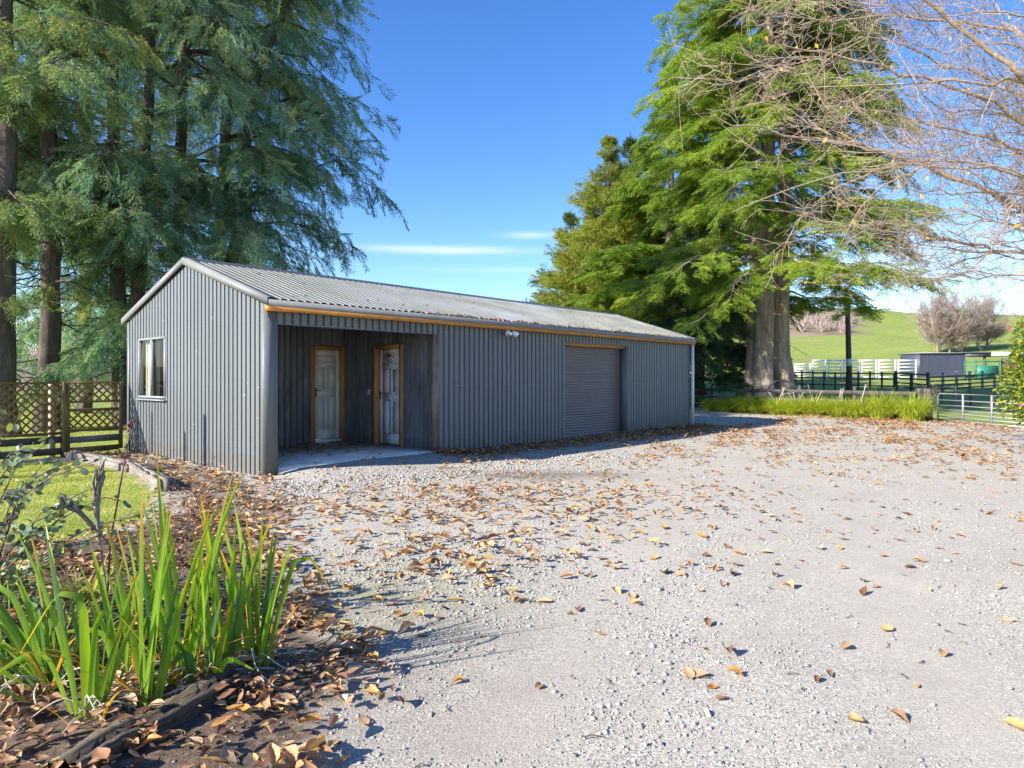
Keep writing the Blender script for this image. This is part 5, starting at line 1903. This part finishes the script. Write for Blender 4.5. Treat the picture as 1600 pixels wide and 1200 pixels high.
def blade(parent, base, az, lean, H, w, curv, mat, kink=None, twist=0.0):
    K = 13
    s = np.linspace(0, 1, K)
    th = lean + curv * s ** 2
    if kink:
        th = th + kink[1] / (1 + np.exp(-(s - kink[0]) * 40))
    ds = H / (K - 1)
    out = np.array((math.cos(az), math.sin(az), 0))
    p = [np.array(base, float)]
    for i in range(K - 1):
        t = (th[i] + th[i + 1]) / 2
        p.append(p[-1] + (out * math.sin(t) + np.array((0, 0, 1)) * math.cos(t)) * ds)
    p = np.array(p)
    # blades of a fan stand edge-on to their own lean: width lies in the plane of the lean, then twists
    tan = nrm(np.gradient(p, axis=0))
    sidev = np.array((-out[1], out[0], 0))
    inpl = np.cross(sidev, tan)
    a = twist + 0.5 * s
    dirs = nrm(inpl * np.cos(a)[:, None] + sidev * np.sin(a)[:, None])
    wd = w * np.interp(s, [0, .08, .4, .75, .93, 1], [.75, 1, 1, .8, .35, .03])
    V, Q, al = strip_mesh(p, dirs, wd, 0.12)
    me = make_mesh('leaf_blade', V, None, Q, MAT[mat], dict(along=al), True)
    return link('leaf_blade', me, parent)


def iris(label, px, py, n, H, spread, seed, lean_az=None, lean=0.0, dead=4):
    n = int(n * 1.3)
    r = random.Random(seed)
    b = G(px, py, 0.03)
    root = empty('iris_plant', tuple(b))
    tag(root, label, 'plant', 'iris plants in the garden bed')
    fan = r.uniform(-.25, .25)
    for k in range(n):
        side = (k / max(1, n - 1) - .5) * 2
        az = fan if side > 0 else fan + math.pi
        az += r.gauss(0, .35)
        ln = abs(side) * spread + r.uniform(0, .06)
        if lean_az is not None:
            az = lean_az + r.gauss(0, .5)
            ln = lean * r.uniform(.3, 1.2)
        m = r.choice(['iris_a', 'iris_a', 'iris_a', 'iris_b', 'iris_c', 'iris_c', 'iris_a', 'iris_e'])
        h0 = H * 1.03
        off = (side * .035 * math.cos(fan) + r.gauss(0, .012), side * .035 * math.sin(fan) + r.gauss(0, .025), -.03)
        kk = None
        h_ = h0 * r.uniform(.6, 1.06)
        if r.random() < .13:
            kk = (r.uniform(.55, .75), r.uniform(1.2, 2.4))
        blade(root, off, az, ln, h_, r.uniform(.015, .030), r.uniform(-.05, .26) + ln * .4, m, kk, r.uniform(-.6, .6))
    for k in range(dead):
        o = blade(root, (r.gauss(0, .03), r.gauss(0, .03), -.01), r.uniform(0, 6.28), r.uniform(.4, .9), H * r.uniform(.45, .75), .013, r.uniform(.6, 1.6), 'iris_d', None, 1.2)
        o.name = 'dying_blade'
    b_ = MB()
    for k in range(7):
        a = r.uniform(0, 6.28)
        R = r.uniform(.12, .36)
        q = [(0, 0, .02), (math.cos(a) * R * .3, math.sin(a) * R * .3, r.uniform(.06, .16)), (math.cos(a + .3) * R * .7, math.sin(a + .3) * R * .7, r.uniform(.03, .1)), (math.cos(a + .6) * R, math.sin(a + .6) * R, .012)]
        q = np.array(q)
        t = np.linspace(0, 1, 9)
        q = np.stack([np.interp(t, np.linspace(0, 1, 4), q[:, j]) for j in range(3)], -1)
        q[1:-1] = (q[:-2] + 2 * q[1:-1] + q[2:]) / 4
        b_.tube(q, .0035, 4, False)
    tag(b_.build('dry_strands', MAT['straw'], root), kind='stuff')


iris('tallest upright iris fan in the middle of the garden bed', 284, 1066, 15, 1.02, .16, 1)
iris('upright iris fan just right of the tallest one by the log end', 352, 1050, 10, .86, .14, 2)
iris('rightmost iris fan leaning toward the gravel', 402, 1042, 11, .90, .24, 3)
iris('iris fan left of the tallest one behind the log', 232, 1104, 12, .92, .2, 4)
iris('iris with one broad blade bent over at its top', 134, 1128, 9, .80, .3, 5, None, 0, 3)
iris('wide arching iris clump at the lower left of the photo', 84, 1085, 20, .86, .55, 6, math.pi * .97, .8, 4)
iris('low iris clump cut off by the lower left edge', 14, 1070, 16, .80, .6, 7, math.pi * .9, .7, 3)
iris('narrow iris fan between the tall one and the bent one', 196, 1070, 9, .74, .22, 8)
iris('short young iris tuft behind the log', 322, 1078, 7, .55, .3, 9, None, 0, 1)
# the bent blade
bb = G(140, 1130, .03)
bent = [o for o in bpy.data.objects if o.get('label', '').startswith('iris with one broad')][0]
blade(bent, (0.01, 0, -.03), math.pi, .03, .95, .042, .05, 'iris_c', (.62, 2.55), .9)

# log edging of the bed
a_, b_ = G(150, 1210), G(380, 1074)
lx = b_ - a_
lo = empty('log_edging', (a_[0], a_[1], 0), math.atan2(lx[1], lx[0]))
tag(lo, 'rotting dark timber log edging the iris bed in the foreground', 'log')
LL = float(np.linalg.norm(lx))
t_ = np.linspace(0, 1, 28)
sd = 22
pl_ = np.stack([-.12 + t_ * (LL + .12), .015 * np.sin(t_ * 7), .06 + .006 * np.sin(t_ * 11)], -1)
V, Q = tubes(pl_[None], np.full((1, 28), .066), sd)
V = V.reshape(28, sd, 3)
an = np.arange(sd)
rr_ = 1 + .20 * np.random.default_rng(4).normal(0, 1, (1, sd)) + .09 * np.random.default_rng(5).normal(0, 1, (28, sd)) + .12 * np.sin(t_ * 9)[:, None] * np.cos(an)[None]
V = pl_[:, None] + (V - pl_[:, None]) * rr_[..., None]
T = [(27 * sd, 27 * sd + i, 27 * sd + i + 1) for i in range(1, sd - 1)]
link('timber', make_mesh('timber', V.reshape(-1, 3), T, Q, MAT['log']), lo)

# silvered sleepers between lawn and gable
for (p0, p1, w, lab) in (((112, 716), (206, 737), .2, 'long silvered timber sleeper along the lawn edge by the gate'),
                         ((212, 736), (262, 768), .22, 'short cracked pale timber block at the lawn corner')):
    a_, b_ = G(*p0), G(*p1)
    d_ = b_ - a_
    o = empty('timber_sleeper', (a_[0], a_[1], 0), math.atan2(d_[1], d_[0]))
    tag(o, lab, 'timber sleeper')
    L_ = float(np.linalg.norm(d_))
    r_ = np.random.default_rng(int(p0[0]))
    for j in range(3):
        n_ = 14
        xs = np.linspace(r_.uniform(-.05, .05), L_ + r_.uniform(-.12, .05), n_)
        y0_, y1_ = -w / 2 + w * j / 3 + .004, -w / 2 + w * (j + 1) / 3 - .004
        top = .13 + r_.normal(0, .008, n_) + r_.uniform(-.02, .02)
        V = []
        for i in range(n_):
            V += [(xs[i], y0_, -.05), (xs[i], y1_, -.05), (xs[i], y1_ + r_.normal(0, .004), top[i]), (xs[i], y0_ + r_.normal(0, .004), top[i])]
        Q = [(i * 4 + k, i * 4 + (k + 1) % 4, i * 4 + 4 + (k + 1) % 4, i * 4 + 4 + k) for i in range(n_ - 1) for k in range(4)]
        Q += [(3, 2, 1, 0), ((n_ - 1) * 4, (n_ - 1) * 4 + 1, (n_ - 1) * 4 + 2, (n_ - 1) * 4 + 3)]
        link('timber_piece', make_mesh('timber_piece', V, None, Q, MAT['timber_grey']), o)


# dead split flower stalk, tall stems
def dead_stalk():
    d0 = 3.7
    b = P(176, 985, d0)
    root = empty('dead_flower_stalk', (b[0], b[1], 0.03))
    tag(root, 'dry grey split flower stalk standing at the lawn edge behind the irises', 'plant')
    r = np.random.default_rng(8)
    def stalk(pts, rad, nm):
        m = MB()
        q = np.array([P(x, y, d) for x, y, d in pts]) - np.array((b[0], b[1], 0.03))
        t = np.linspace(0, 1, 14)
        q = np.stack([np.interp(t, np.linspace(0, 1, len(q)), q[:, j]) for j in range(3)], -1)
        m.tube(q, np.interp(t, np.linspace(0, 1, len(rad)), rad) * (1 + .18 * r.normal(0, 1, 14)), 7)
        tip = q[-1]
        for k in range(9):
            e = tip + np.array((r.normal(0, .03), r.normal(0, .03), r.uniform(.0, .07)))
            st = q[r.integers(9, 14)]
            m.tube([st, (st + e) / 2 + r.normal(0, .008, 3), e], [.012, .009, .002], 4, False)
        m.build(nm, MAT['timber_grey'], root)
    stalk([(176, 985, d0), (156, 850, d0), (150, 790, d0), (158, 735, d0)], [.005, .006, .014, .017], 'stalk')
    stalk([(215, 880, 3.9), (165, 845, 3.75), (125, 800, d0), (100, 788, d0)], [.004, .007, .012, .007], 'side_stalk')


dead_stalk()
st = empty('withered_plant', tuple(G(165, 985, .03)))
tag(st, 'thin red brown dead stem rising against the lattice gate', 'plant')
q = np.array([P(165, 985, 3.87), P(172, 850, 3.87), P(190, 745, 3.87), P(206, 660, 3.87)]) - np.array(st.location)
b = MB().tube(q, [.006, .0055, .005, .003], 5)
for k in range(26):
    t = random.uniform(.72, 1)
    p0 = q[2] * (1 - (t - .66) / .34) + q[3] * ((t - .66) / .34)
    b.tube([p0, p0 + np.array((random.gauss(0, .014), random.gauss(0, .014), .02))], [.004, .006], 4)
b.build('stem', MAT['stem_red'], st)
st = empty('withered_plant', tuple(G(258, 1010, .03)))
tag(st, 'second thin red brown dead stem slanting above the fallen leaves', 'plant')
q = np.array([P(258, 1010, 3.64), P(262, 900, 3.64), P(300, 800, 3.64), P(336, 712, 3.64)]) - np.array(st.location)
MB().tube(q, [.004, .0035, .003, .002], 5).build('stem', MAT['stem_red'], st)


# round-leaved shrub at the left edge
def shrub():
    r = np.random.default_rng(17)
    c = np.array((-2.95, 3.6, 0.03))
    root = empty('round_leaved_shrub', tuple(c))
    tag(root, 'sparse grey green round leaved shrub at the left edge in front of the lawn', 'shrub')
    b = MB()
    pos, dr = [], []
    for k in range(60):
        a = r.uniform(0, 6.28)
        R = r.uniform(.2, .75)
        H = r.uniform(.25, 1.25) * (1.0 if R < .5 else .8)
        q = np.array([(0.1 * math.cos(a), .1 * math.sin(a), 0), (R * .4 * math.cos(a), R * .4 * math.sin(a), H * .55), (R * .8 * math.cos(a + .2), R * .8 * math.sin(a + .2), H * .9), (R * 1.25 * math.cos(a + .3), R * 1.25 * math.sin(a + .3), H)])
        t = np.linspace(0, 1, 9)
        q = np.stack([np.interp(t, np.linspace(0, 1, 4), q[:, j]) for j in range(3)], -1)
        q[1:] += r.normal(0, .015, (8, 3))
        b.tube(q, .0065 - .004 * t, 4, False)
        for j in range(22):
            u = r.uniform(.35, 1.02) * 8
            i = min(int(u), 7)
            pos.append(q[i] + (q[i + 1] - q[i]) * (u - i) + r.normal(0, .012, 3))
            dr.append(nrm(q[i + 1] - q[i]) + r.normal(0, .8, 3))
    b.build('twigs', MAT['stem_red'], root)
    pos, dr = np.array(pos), np.array(dr)
    N = len(pos)
    k = np.arange(8) / 8 * 2 * np.pi
    tv = np.concatenate([[(0.5, 0, .03)], np.stack([.5 - .5 * np.cos(k), .36 * np.sin(k), -.04 * np.cos(2 * k)], -1)])
    tm = (tv, np.array([(0, i + 1, (i + 1) % 8 + 1) for i in range(8)]))
    V, T, ta = place_sprays(pos, dr, r.uniform(.03, .055, N), np.clip(r.normal(.5, .25, N), 0, 1), tm, r, 1.0)
    tag(link('foliage', make_mesh('foliage', V, T, None, MAT['fol_shrub'], dict(tint=ta)), root), kind='stuff')


shrub()
gcp = [(-2.45, 3.7), (-2.7, 4.25), (-2.2, 3.25), (-3.3, 4.4)]
for k, q in enumerate(gcp):
    tussock('bed_grass', ['fine grass tuft beside the dead flower stalk', 'fine grass tuft at the lawn edge left of the dead stalk', 'fine grass tuft among the iris leaves', 'fine grass tuft at the far left under the shrub'][k],
            q, .28, .26, 130, 400 + k, 'grass tufts in the garden bed', 'lawn_blades', 0, .004)
# unseen stakes, added only to cast dark bars of shadow on the gable
for k, (s_, hgt, D, w) in enumerate(((1.87, .80, 4.2, .10), (2.62, .48, 4.4, .05), (4.02, .78, 3.9, .06))):
    wp = SC + SG * s_ + np.array(SUN_H) * D
    top = hgt + D * math.tan(SUN_EL)
    o = MB().tube([(0, 0, -.2), (0, 0, top)], w / 2 + .01, 8).build('unseen_shadow_post', MAT['post_pale'], None, False, (wp[0], wp[1], 0))
    tag(o, ['thick unseen post added left of the lawn to shadow the gable', 'thin unseen post added left of the lawn to shadow the gable', 'slim unseen post added near the lattice fence to shadow the gable'][k], 'post', 'unseen posts added for gable shadows')

# ------------------------------------------------------------------ lawn blades, stones, fallen leaves
def lawn_blades():
    r = np.random.default_rng(3)
    x = r.uniform(-9, -3.2, 130000)
    y = r.uniform(5.2, 13, 130000)
    soil, grass, brown, loose, moss, damp = zones(x, y)
    k = (grass + (r.uniform(0, 1, len(x)) - .5) * .5 > .55) & (np.abs(x / y) < .82)
    x, y = x[k], y[k]
    x2 = r.uniform(-24, -6.5, 60000)
    y2 = r.uniform(12.5, 26, 60000)
    _, g2, *_ = zones(x2, y2)
    k = (g2 > .5) & (np.abs(x2 / y2) < .8)
    x, y = np.concatenate([x, x2[k]]), np.concatenate([y, y2[k]])
    n = len(x)
    z = hz(x, y)
    a = r.uniform(0, 6.28, n)
    w = r.uniform(.003, .006, n) * (y / 7)
    h = r.uniform(.008, .026, n)
    t = np.stack([np.cos(a) * w, np.sin(a) * w, np.zeros(n)], -1)
    b0 = np.stack([x, y, z - .003], -1)
    tip = b0 + np.stack([r.normal(0, .012, n), r.normal(0, .012, n), h], -1)
    V = np.stack([b0 - t, b0 + t, tip], 1).reshape(-1, 3)
    T = np.arange(n * 3).reshape(-1, 3)
    tint = np.repeat(np.clip(r.normal(.55, .2, n) + .6 * (vnoise(x, y, .5, 2) - .5), 0, 1), 3)
    tag(link('grass_blades', make_mesh('grass_blades', V, T, None, MAT['lawn_blades'], dict(tint=tint))),
        'short bright lawn grass left of the shed', 'grass', kind='stuff')


lawn_blades()


def stones():
    r = np.random.default_rng(6)
    n = 120000
    y = 2.3 + (r.uniform(0, 1, n) ** 1.6) * 13
    x = r.uniform(-.62, .80, n) * y
    soil, grass, brown, loose, moss, damp = zones(x, y)
    lx_, ly_ = shed_local(x, y)
    cl = vnoise(x, y, .55, 8)
    keep = (grass < .35) & ~((ly_ > -.06) & (lx_ > -.05)) & (r.uniform(0, 1, n) < .16 + .85 * loose + .38 * np.clip((cl - .55) * 4, 0, 1)) & ((soil < .4) | (r.uniform(0, 1, n) < .15))
    x, y, loose = x[keep], y[keep], loose[keep]
    n = len(x)
    s = np.exp(r.normal(-5.25, .45, n)) * (1 + .9 * loose) * np.interp(y, [2, 5, 12], [1, 1.2, 1.7])
    s = np.minimum(s, .034)
    o = np.array([(1, 0, 0), (-1, 0, 0), (0, 1, 0), (0, -1, 0), (0, 0, 1), (0, 0, -.6)], float)
    T0 = np.array([(0, 2, 4), (2, 1, 4), (1, 3, 4), (3, 0, 4), (2, 0, 5), (1, 2, 5), (3, 1, 5), (0, 3, 5)])
    V = o[None] * r.uniform(.55, 1.3, (n, 6, 1)) + r.normal(0, .16, (n, 6, 3))
    V[..., 2] *= .6
    a = r.uniform(0, 6.28, n)
    c_, s_ = np.cos(a)[:, None], np.sin(a)[:, None]
    V = np.stack([V[..., 0] * c_ - V[..., 1] * s_, V[..., 0] * s_ + V[..., 1] * c_, V[..., 2]], -1) * s[:, None, None]
    V += np.stack([x, y, hz(x, y) + s * .15], -1)[:, None]
    T = T0[None] + (np.arange(n) * 6)[:, None, None]
    tint = np.repeat(np.clip(r.normal(.5, .25, n), 0, 1), 6)
    tag(link('loose_stones', make_mesh('loose_stones', V.reshape(-1, 3), T.reshape(-1, 3), None, MAT['pebble'], dict(tint=tint))),
        'loose grey gravel stones scattered over the yard', 'gravel', kind='stuff')


stones()


def leaf_template(seed, nu=6):
    r = np.random.default_rng(seed)
    u = np.linspace(0, 1, nu)
    w = .30 * np.sin(np.pi * np.clip(u * .97 + .02, 0, 1) ** .85) * r.uniform(.8, 1.15)
    fold, curl, tw = r.uniform(.1, .95), r.uniform(-.55, .75), r.uniform(-.6, .6)
    vv = np.array([-1, -.5, 0, .5, 1])
    V = []
    for i in range(nu):
        for v in vv:
            y = w[i] * v * (1 - .25 * fold * abs(v))
            z = w[i] * abs(v) ** 1.5 * fold + curl * (u[i] - .45) ** 2 * .9 + tw * (u[i] - .5) * y + r.normal(0, .014)
            V.append((u[i] - .5, y + .05 * math.sin(u[i] * 5 + seed), z))
    V = np.array(V)
    Q = [(i * 5 + j, i * 5 + j + 1, i * 5 + j + 6, i * 5 + j + 5) for i in range(nu - 1) for j in range(4)]
    k = len(V)
    e = V[2]
    V = np.concatenate([V, [e + (0, .010, 0), e + (0, -.010, 0), e + (-.28, .03 + r.normal(0, .05), .03)]])
    V[:, 2] -= V[:, 2].min()
    form = 'curled' if curl > .35 else 'tightly folded' if fold > .7 else 'cupped' if fold > .4 else 'flat'
    return V, np.array(Q), np.array([(k, k + 1, k + 2)]), form


def words(v):
    v = int(round(v))
    one = 'zero one two three four five six seven eight nine ten eleven twelve thirteen fourteen fifteen sixteen seventeen eighteen nineteen'.split()
    ten = 'twenty thirty forty fifty sixty seventy eighty ninety'.split()
    if v < 20:
        return one[max(v, 0)]
    if v >= 100:
        return 'hundred'
    return ten[v // 10 - 2] + ('-' + one[v % 10] if v % 10 else '')


def fallen_leaves():
    r = np.random.default_rng(14)
    temps = [leaf_template(500 + i, 6) for i in range(14)]
    lows = [leaf_template(500 + i, 3) for i in range(14)]

    def density(x, y):
        lx_, ly_ = shed_local(x, y)
        q = -ly_
        cl = np.clip((vnoise(x, y, .8, 21) - .38) * 3.2, .05, 2.2)
        cl2 = np.clip((vnoise(x, y, .28, 22) - .3) * 2.6, .1, 2)
        d = 11.0 * (.4 + .6 * cl * cl2)
        wall_ = (lx_ > 3.2) & (lx_ < SL + .5) & (q > -.02)
        d = d + np.where(wall_, 760 * np.exp(-(np.maximum(q, 0) / (.48 + .03 * lx_)) ** 2), 0)
        d = d + np.where((lx_ > .2) & (lx_ < 3.6) & (q > 0.0), 10 * np.exp(-((q - .35) / .5) ** 2) * np.clip(lx_ - .8, 0, 2.4), 0)
        g = lambda px, py, sx, sy: np.exp(-(((x - G(px, py)[0]) / sx) ** 2 + ((y - G(px, py)[1]) / sy) ** 2))
        d = d + cl2 * (190 * g(680, 800, 1.6, .75) + 190 * g(760, 770, 1.8, .6) + 130 * g(690, 865, .9, .8) + 55 * g(830, 850, 1.0, 1.1) + 60 * g(960, 780, 1.7, 1.2))
        d = d + cl2 * (50 * g(520, 790, .8, .8) + 30 * g(560, 900, .6, .6))
        d = d + 800 * zone_poly(x, y, BED, .3) * cl2 * (y < 7) + 190 * zone_poly(x, y, LITTER, .35) * cl2 + 110 * g(360, 830, .6, .9)
        d = d + 110 * g(500, 1040, .35, .35) + 90 * g(470, 1120, .28, .3) + 60 * g(455, 960, .3, .4)
        far = (y > 9.5) & (q > .9)
        d = d + np.where(far, cl * cl2 * np.interp(y, [9.5, 14, 18, 24], [36, 120, 220, 240]), 0)
        tld = np.abs((x - tl0[0]) * (tl1 - tl0)[1] - (y - tl0[1]) * (tl1 - tl0)[0]) / np.linalg.norm(tl1 - tl0)
        d = d + np.where((y > 19) & (x > 6), 45 * np.exp(-((tld - .9) / .7) ** 2), 0)
        soil, grass, *_ = zones(x, y)
        d = np.where(grass > .5, np.where(y < 14, 5.0, 0.4) * cl, d)
        inside = (lx_ > -.03) & (lx_ < SL + .03) & (ly_ > -.03) & (ly_ < SW + .03)
        return np.where(inside, 0, d)
    # image-frustum rejection sampling over the ground
    N = 800000
    y = r.uniform(2.2, 26, N)
    x = r.uniform(-11, 19, N)
    area = 23.8 * 30.0
    vis = (np.abs(x / y) < .80) | ((y < 4) & (np.abs(x) < 3))
    D = density(x, y)
    keep = vis & (r.uniform(0, 1, N) < D * area / N)
    x, y = x[keep], y[keep]
    z = hz(x, y)
    # on the porch slab
    lx_ = np.clip(r.normal(1.95, .55, 130), .3, 3.2)
    ly_ = np.clip(r.normal(1.9, .55, 130), .15, 2.8)
    lx2, ly2 = r.uniform(.5, 3.2, 50), r.uniform(0, 2.6, 50)
    lx_, ly_ = np.concatenate([lx_, lx2]), np.concatenate([ly_, ly2])
    p = SC[None] + lx_[:, None] * SD + ly_[:, None] * SG
    x, y, z = np.concatenate([x, p[:, 0]]), np.concatenate([y, p[:, 1]]), np.concatenate([z, np.full(len(lx_), SLAB)])
    n = len(x)
    bedw = zone_poly(x, y, BED, .3)
    size = np.clip(r.normal(.080, .024, n), .035, .140) * np.where((bedw > .5) & (r.uniform(0, 1, n) < .8), .55, 1)
    # colour: brown under the irises and along the wall, orange and tan in the open
    sl_ = shed_local(x, y)
    dark = np.clip(.75 * bedw + .75 * ((-sl_[1] < .9) & (-sl_[1] > -3) & (sl_[0] > 3) & (sl_[0] < SL)), 0, 1)
    tint = np.where(r.uniform(0, 1, n) < dark, np.clip(r.normal(.40, .17, n), 0, .7), np.clip(r.beta(1.8, 1.7, n) * .98 + .04, 0, 1))
    yaw = r.uniform(0, 6.283, n)
    tilt = r.normal(0, .28, (n, 2))
    pile = np.clip(D[keep] / 90, 0, 1) if True else 0
    lift = np.zeros(n)
    lift[:len(pile)] = pile * r.uniform(0, .075, len(pile))
    app = size / np.hypot(x, y)
    infr = (np.abs(x / y) < .745) & (CAMH - z > 0) & ((CAMH - z) / y < .57)
    order = np.argsort(-np.where(infr, app, 0))
    solo = set(order[:300].tolist())
    form_me = {}
    cols = [('brown', .36), ('tan', .60), ('orange', .80), ('golden', .93), ('pale', 1.01)]
    L = empty  # noqa
    for i in order[:300]:
        k = int(r.integers(0, 14))
        cn = next(c for c, t in cols if tint[i] < t)
        key = (k, cn)
        if key not in form_me:
            V, Q, T, form = temps[k]
            form_me[key] = make_mesh('fallen_leaf', V, T, Q, MAT['leaf_' + cn], None, True)
        o = bpy.data.objects.new('fallen_leaf', form_me[key])
        o.location = (x[i], y[i], z[i] + lift[i] + .002)
        o.rotation_euler = (tilt[i, 0] * .6, tilt[i, 1] * .6, yaw[i])
        o.scale = (size[i],) * 3
        COL.objects.link(o)
        px = 800 + FPX * x[i] / y[i]
        py = HOR + FPX * (CAMH - z[i]) / y[i]
        if bedw[i] > .5:
            where = 'among iris stems' if px < 400 else 'in litter right of log'
        elif px < 700:
            where = 'on ground near iris shadows' if py > 930 else 'on gravel behind iris bed'
        elif px < 1100:
            where = 'on gravel at bottom centre' if py > 1000 else 'on gravel in middle foreground'
        else:
            where = 'on gravel at lower right' if py > 1000 else 'on gravel toward the right'
        sz = 'large' if size[i] > .12 else 'small' if size[i] < .085 else 'middling'
        tag(o, f'{sz} {temps[k][3]} {cn} fallen leaf {where}, {words(px / 16)} percent across, {words(py / 12)} down', 'leaf', 'fallen leaves on the yard')
    # the rest as one mass
    rest = np.array([i for i in range(n) if i not in solo])
    Vs, Qs, Ts, tt, n0 = [], [], [], [], 0
    which = r.integers(0, 14, len(rest))
    for k in range(14):
        for lod, src in ((0, temps), (1, lows)):
            ids = rest[(which == k) & ((y[rest] > 5.5) == bool(lod))]
            if not len(ids):
                continue
            V, Q, T, _ = src[k]
            m = len(ids)
            W = V[None] * size[ids][:, None, None]
            W = np.repeat(W, 1, 0)
            ta, tb = tilt[ids, 0][:, None], tilt[ids, 1][:, None]
            X, Y, Z = W[..., 0], W[..., 1], W[..., 2]
            Y, Z = Y * np.cos(ta) - Z * np.sin(ta), Y * np.sin(ta) + Z * np.cos(ta)
            X, Z = X * np.cos(tb) + Z * np.sin(tb), -X * np.sin(tb) + Z * np.cos(tb)
            c_, s_ = np.cos(yaw[ids])[:, None], np.sin(yaw[ids])[:, None]
            W = np.stack([X * c_ - Y * s_ + x[ids][:, None], X * s_ + Y * c_ + y[ids][:, None], Z + (z[ids] + lift[ids] + .004)[:, None]], -1)
            Vs.append(W.reshape(-1, 3))
            off = (np.arange(m) * len(V) + n0)[:, None, None]
            Qs.append((Q[None] + off).reshape(-1, 4))
            Ts.append((T[None] + off).reshape(-1, 3))
            tt.append(np.repeat(tint[ids], len(V)))
            n0 += m * len(V)
    tag(link('leaf_litter', make_mesh('leaf_litter', np.concatenate(Vs), np.concatenate(Ts), np.concatenate(Qs), MAT['leaf_mix'], dict(tint=np.concatenate(tt)), True)),
        'drifts of small dry fallen leaves across the yard and along the shed', 'leaves', kind='stuff')
    print('leaves', n)
    # leaves caught on the roof edge
    m = 520
    lx_ = np.concatenate([r.uniform(2.5, SL, 380), r.uniform(0.2, SL, 140)])
    ly_ = np.concatenate([-OVF + np.abs(r.normal(0, .07, 380)), r.uniform(-.1, 2.3, 140)])
    zz = EAVE + .05 + RISE * (1 - np.abs(ly_ - SW / 2) / (SW / 2)) + .028
    Vs, Qs, tt, n0 = [], [], [], 0
    for i in range(m):
        V, Q, T, _ = lows[i % 14]
        s = r.uniform(.04, .09)
        a = r.uniform(0, 6.28)
        W = V * s
        W = np.stack([W[:, 0] * math.cos(a) - W[:, 1] * math.sin(a), W[:, 0] * math.sin(a) + W[:, 1] * math.cos(a), W[:, 2]], -1)
        W[:, 2] += slope * W[:, 1]
        W += (lx_[i], ly_[i], zz[i])
        Vs.append(W)
        Qs.append(Q + n0)
        tt.append(np.full(len(V), np.clip(r.normal(.4, .2), 0, 1)))
        n0 += len(V)
    V = np.concatenate(Vs)
    xy = SC[None] + V[:, :1] * SD + V[:, 1:2] * SG
    V = np.concatenate([xy, V[:, 2:]], 1)
    tag(link('roof_leaf_litter', make_mesh('roof_leaf_litter', V, None, np.concatenate(Qs), MAT['leaf_mix'], dict(tint=np.concatenate(tt)))),
        'dry leaves caught along the eave of the shed roof', 'leaves', kind='stuff')


fallen_leaves()


def twig_litter():
    r = np.random.default_rng(44)
    n = 70
    y = 2.5 + r.uniform(0, 1, n) ** 1.5 * 8
    x = r.uniform(-.4, .76, n) * y
    a = r.uniform(0, 6.28, n)
    L = r.uniform(.025, .10, n)
    s_ = np.linspace(-.5, .5, 4)
    p = np.stack([x[:, None] + np.cos(a)[:, None] * L[:, None] * s_, y[:, None] + np.sin(a)[:, None] * L[:, None] * s_, np.zeros((n, 4))], -1)
    p[:, 1:3] += r.normal(0, .008, (n, 2, 3))
    p[..., 2] = hz(p[..., 0].ravel(), p[..., 1].ravel()).reshape(n, 4) + .005 + np.abs(r.normal(0, .004, (n, 4)))
    V, Q = tubes(p, np.broadcast_to(np.array([.003, .0026, .0022, .0016]), (n, 4)), 4)
    tag(link('twig_litter', make_mesh('twig_litter', V, None, Q, MAT['bark_left'])), 'small dead twigs scattered over the gravel', 'twigs', kind='stuff')


twig_litter()
for k, (px, py) in enumerate(((1345, 1185), (1000, 965), (985, 1010))):
    tussock('moss_tuft', ['dry mossy tuft at the bottom edge of the gravel', 'tiny green weed in the gravel near the centre', 'tiny straw coloured weed just below the green one'][k],
            G(px, py)[:2], (.08, .04, .04)[k], (.022, .02, .02)[k], (260, 60, 60)[k], 600 + k, None, 'moss', 0, .0022)
print('tris', sum(len(m.loops) - 2 * len(m.polygons) for m in bpy.data.meshes))
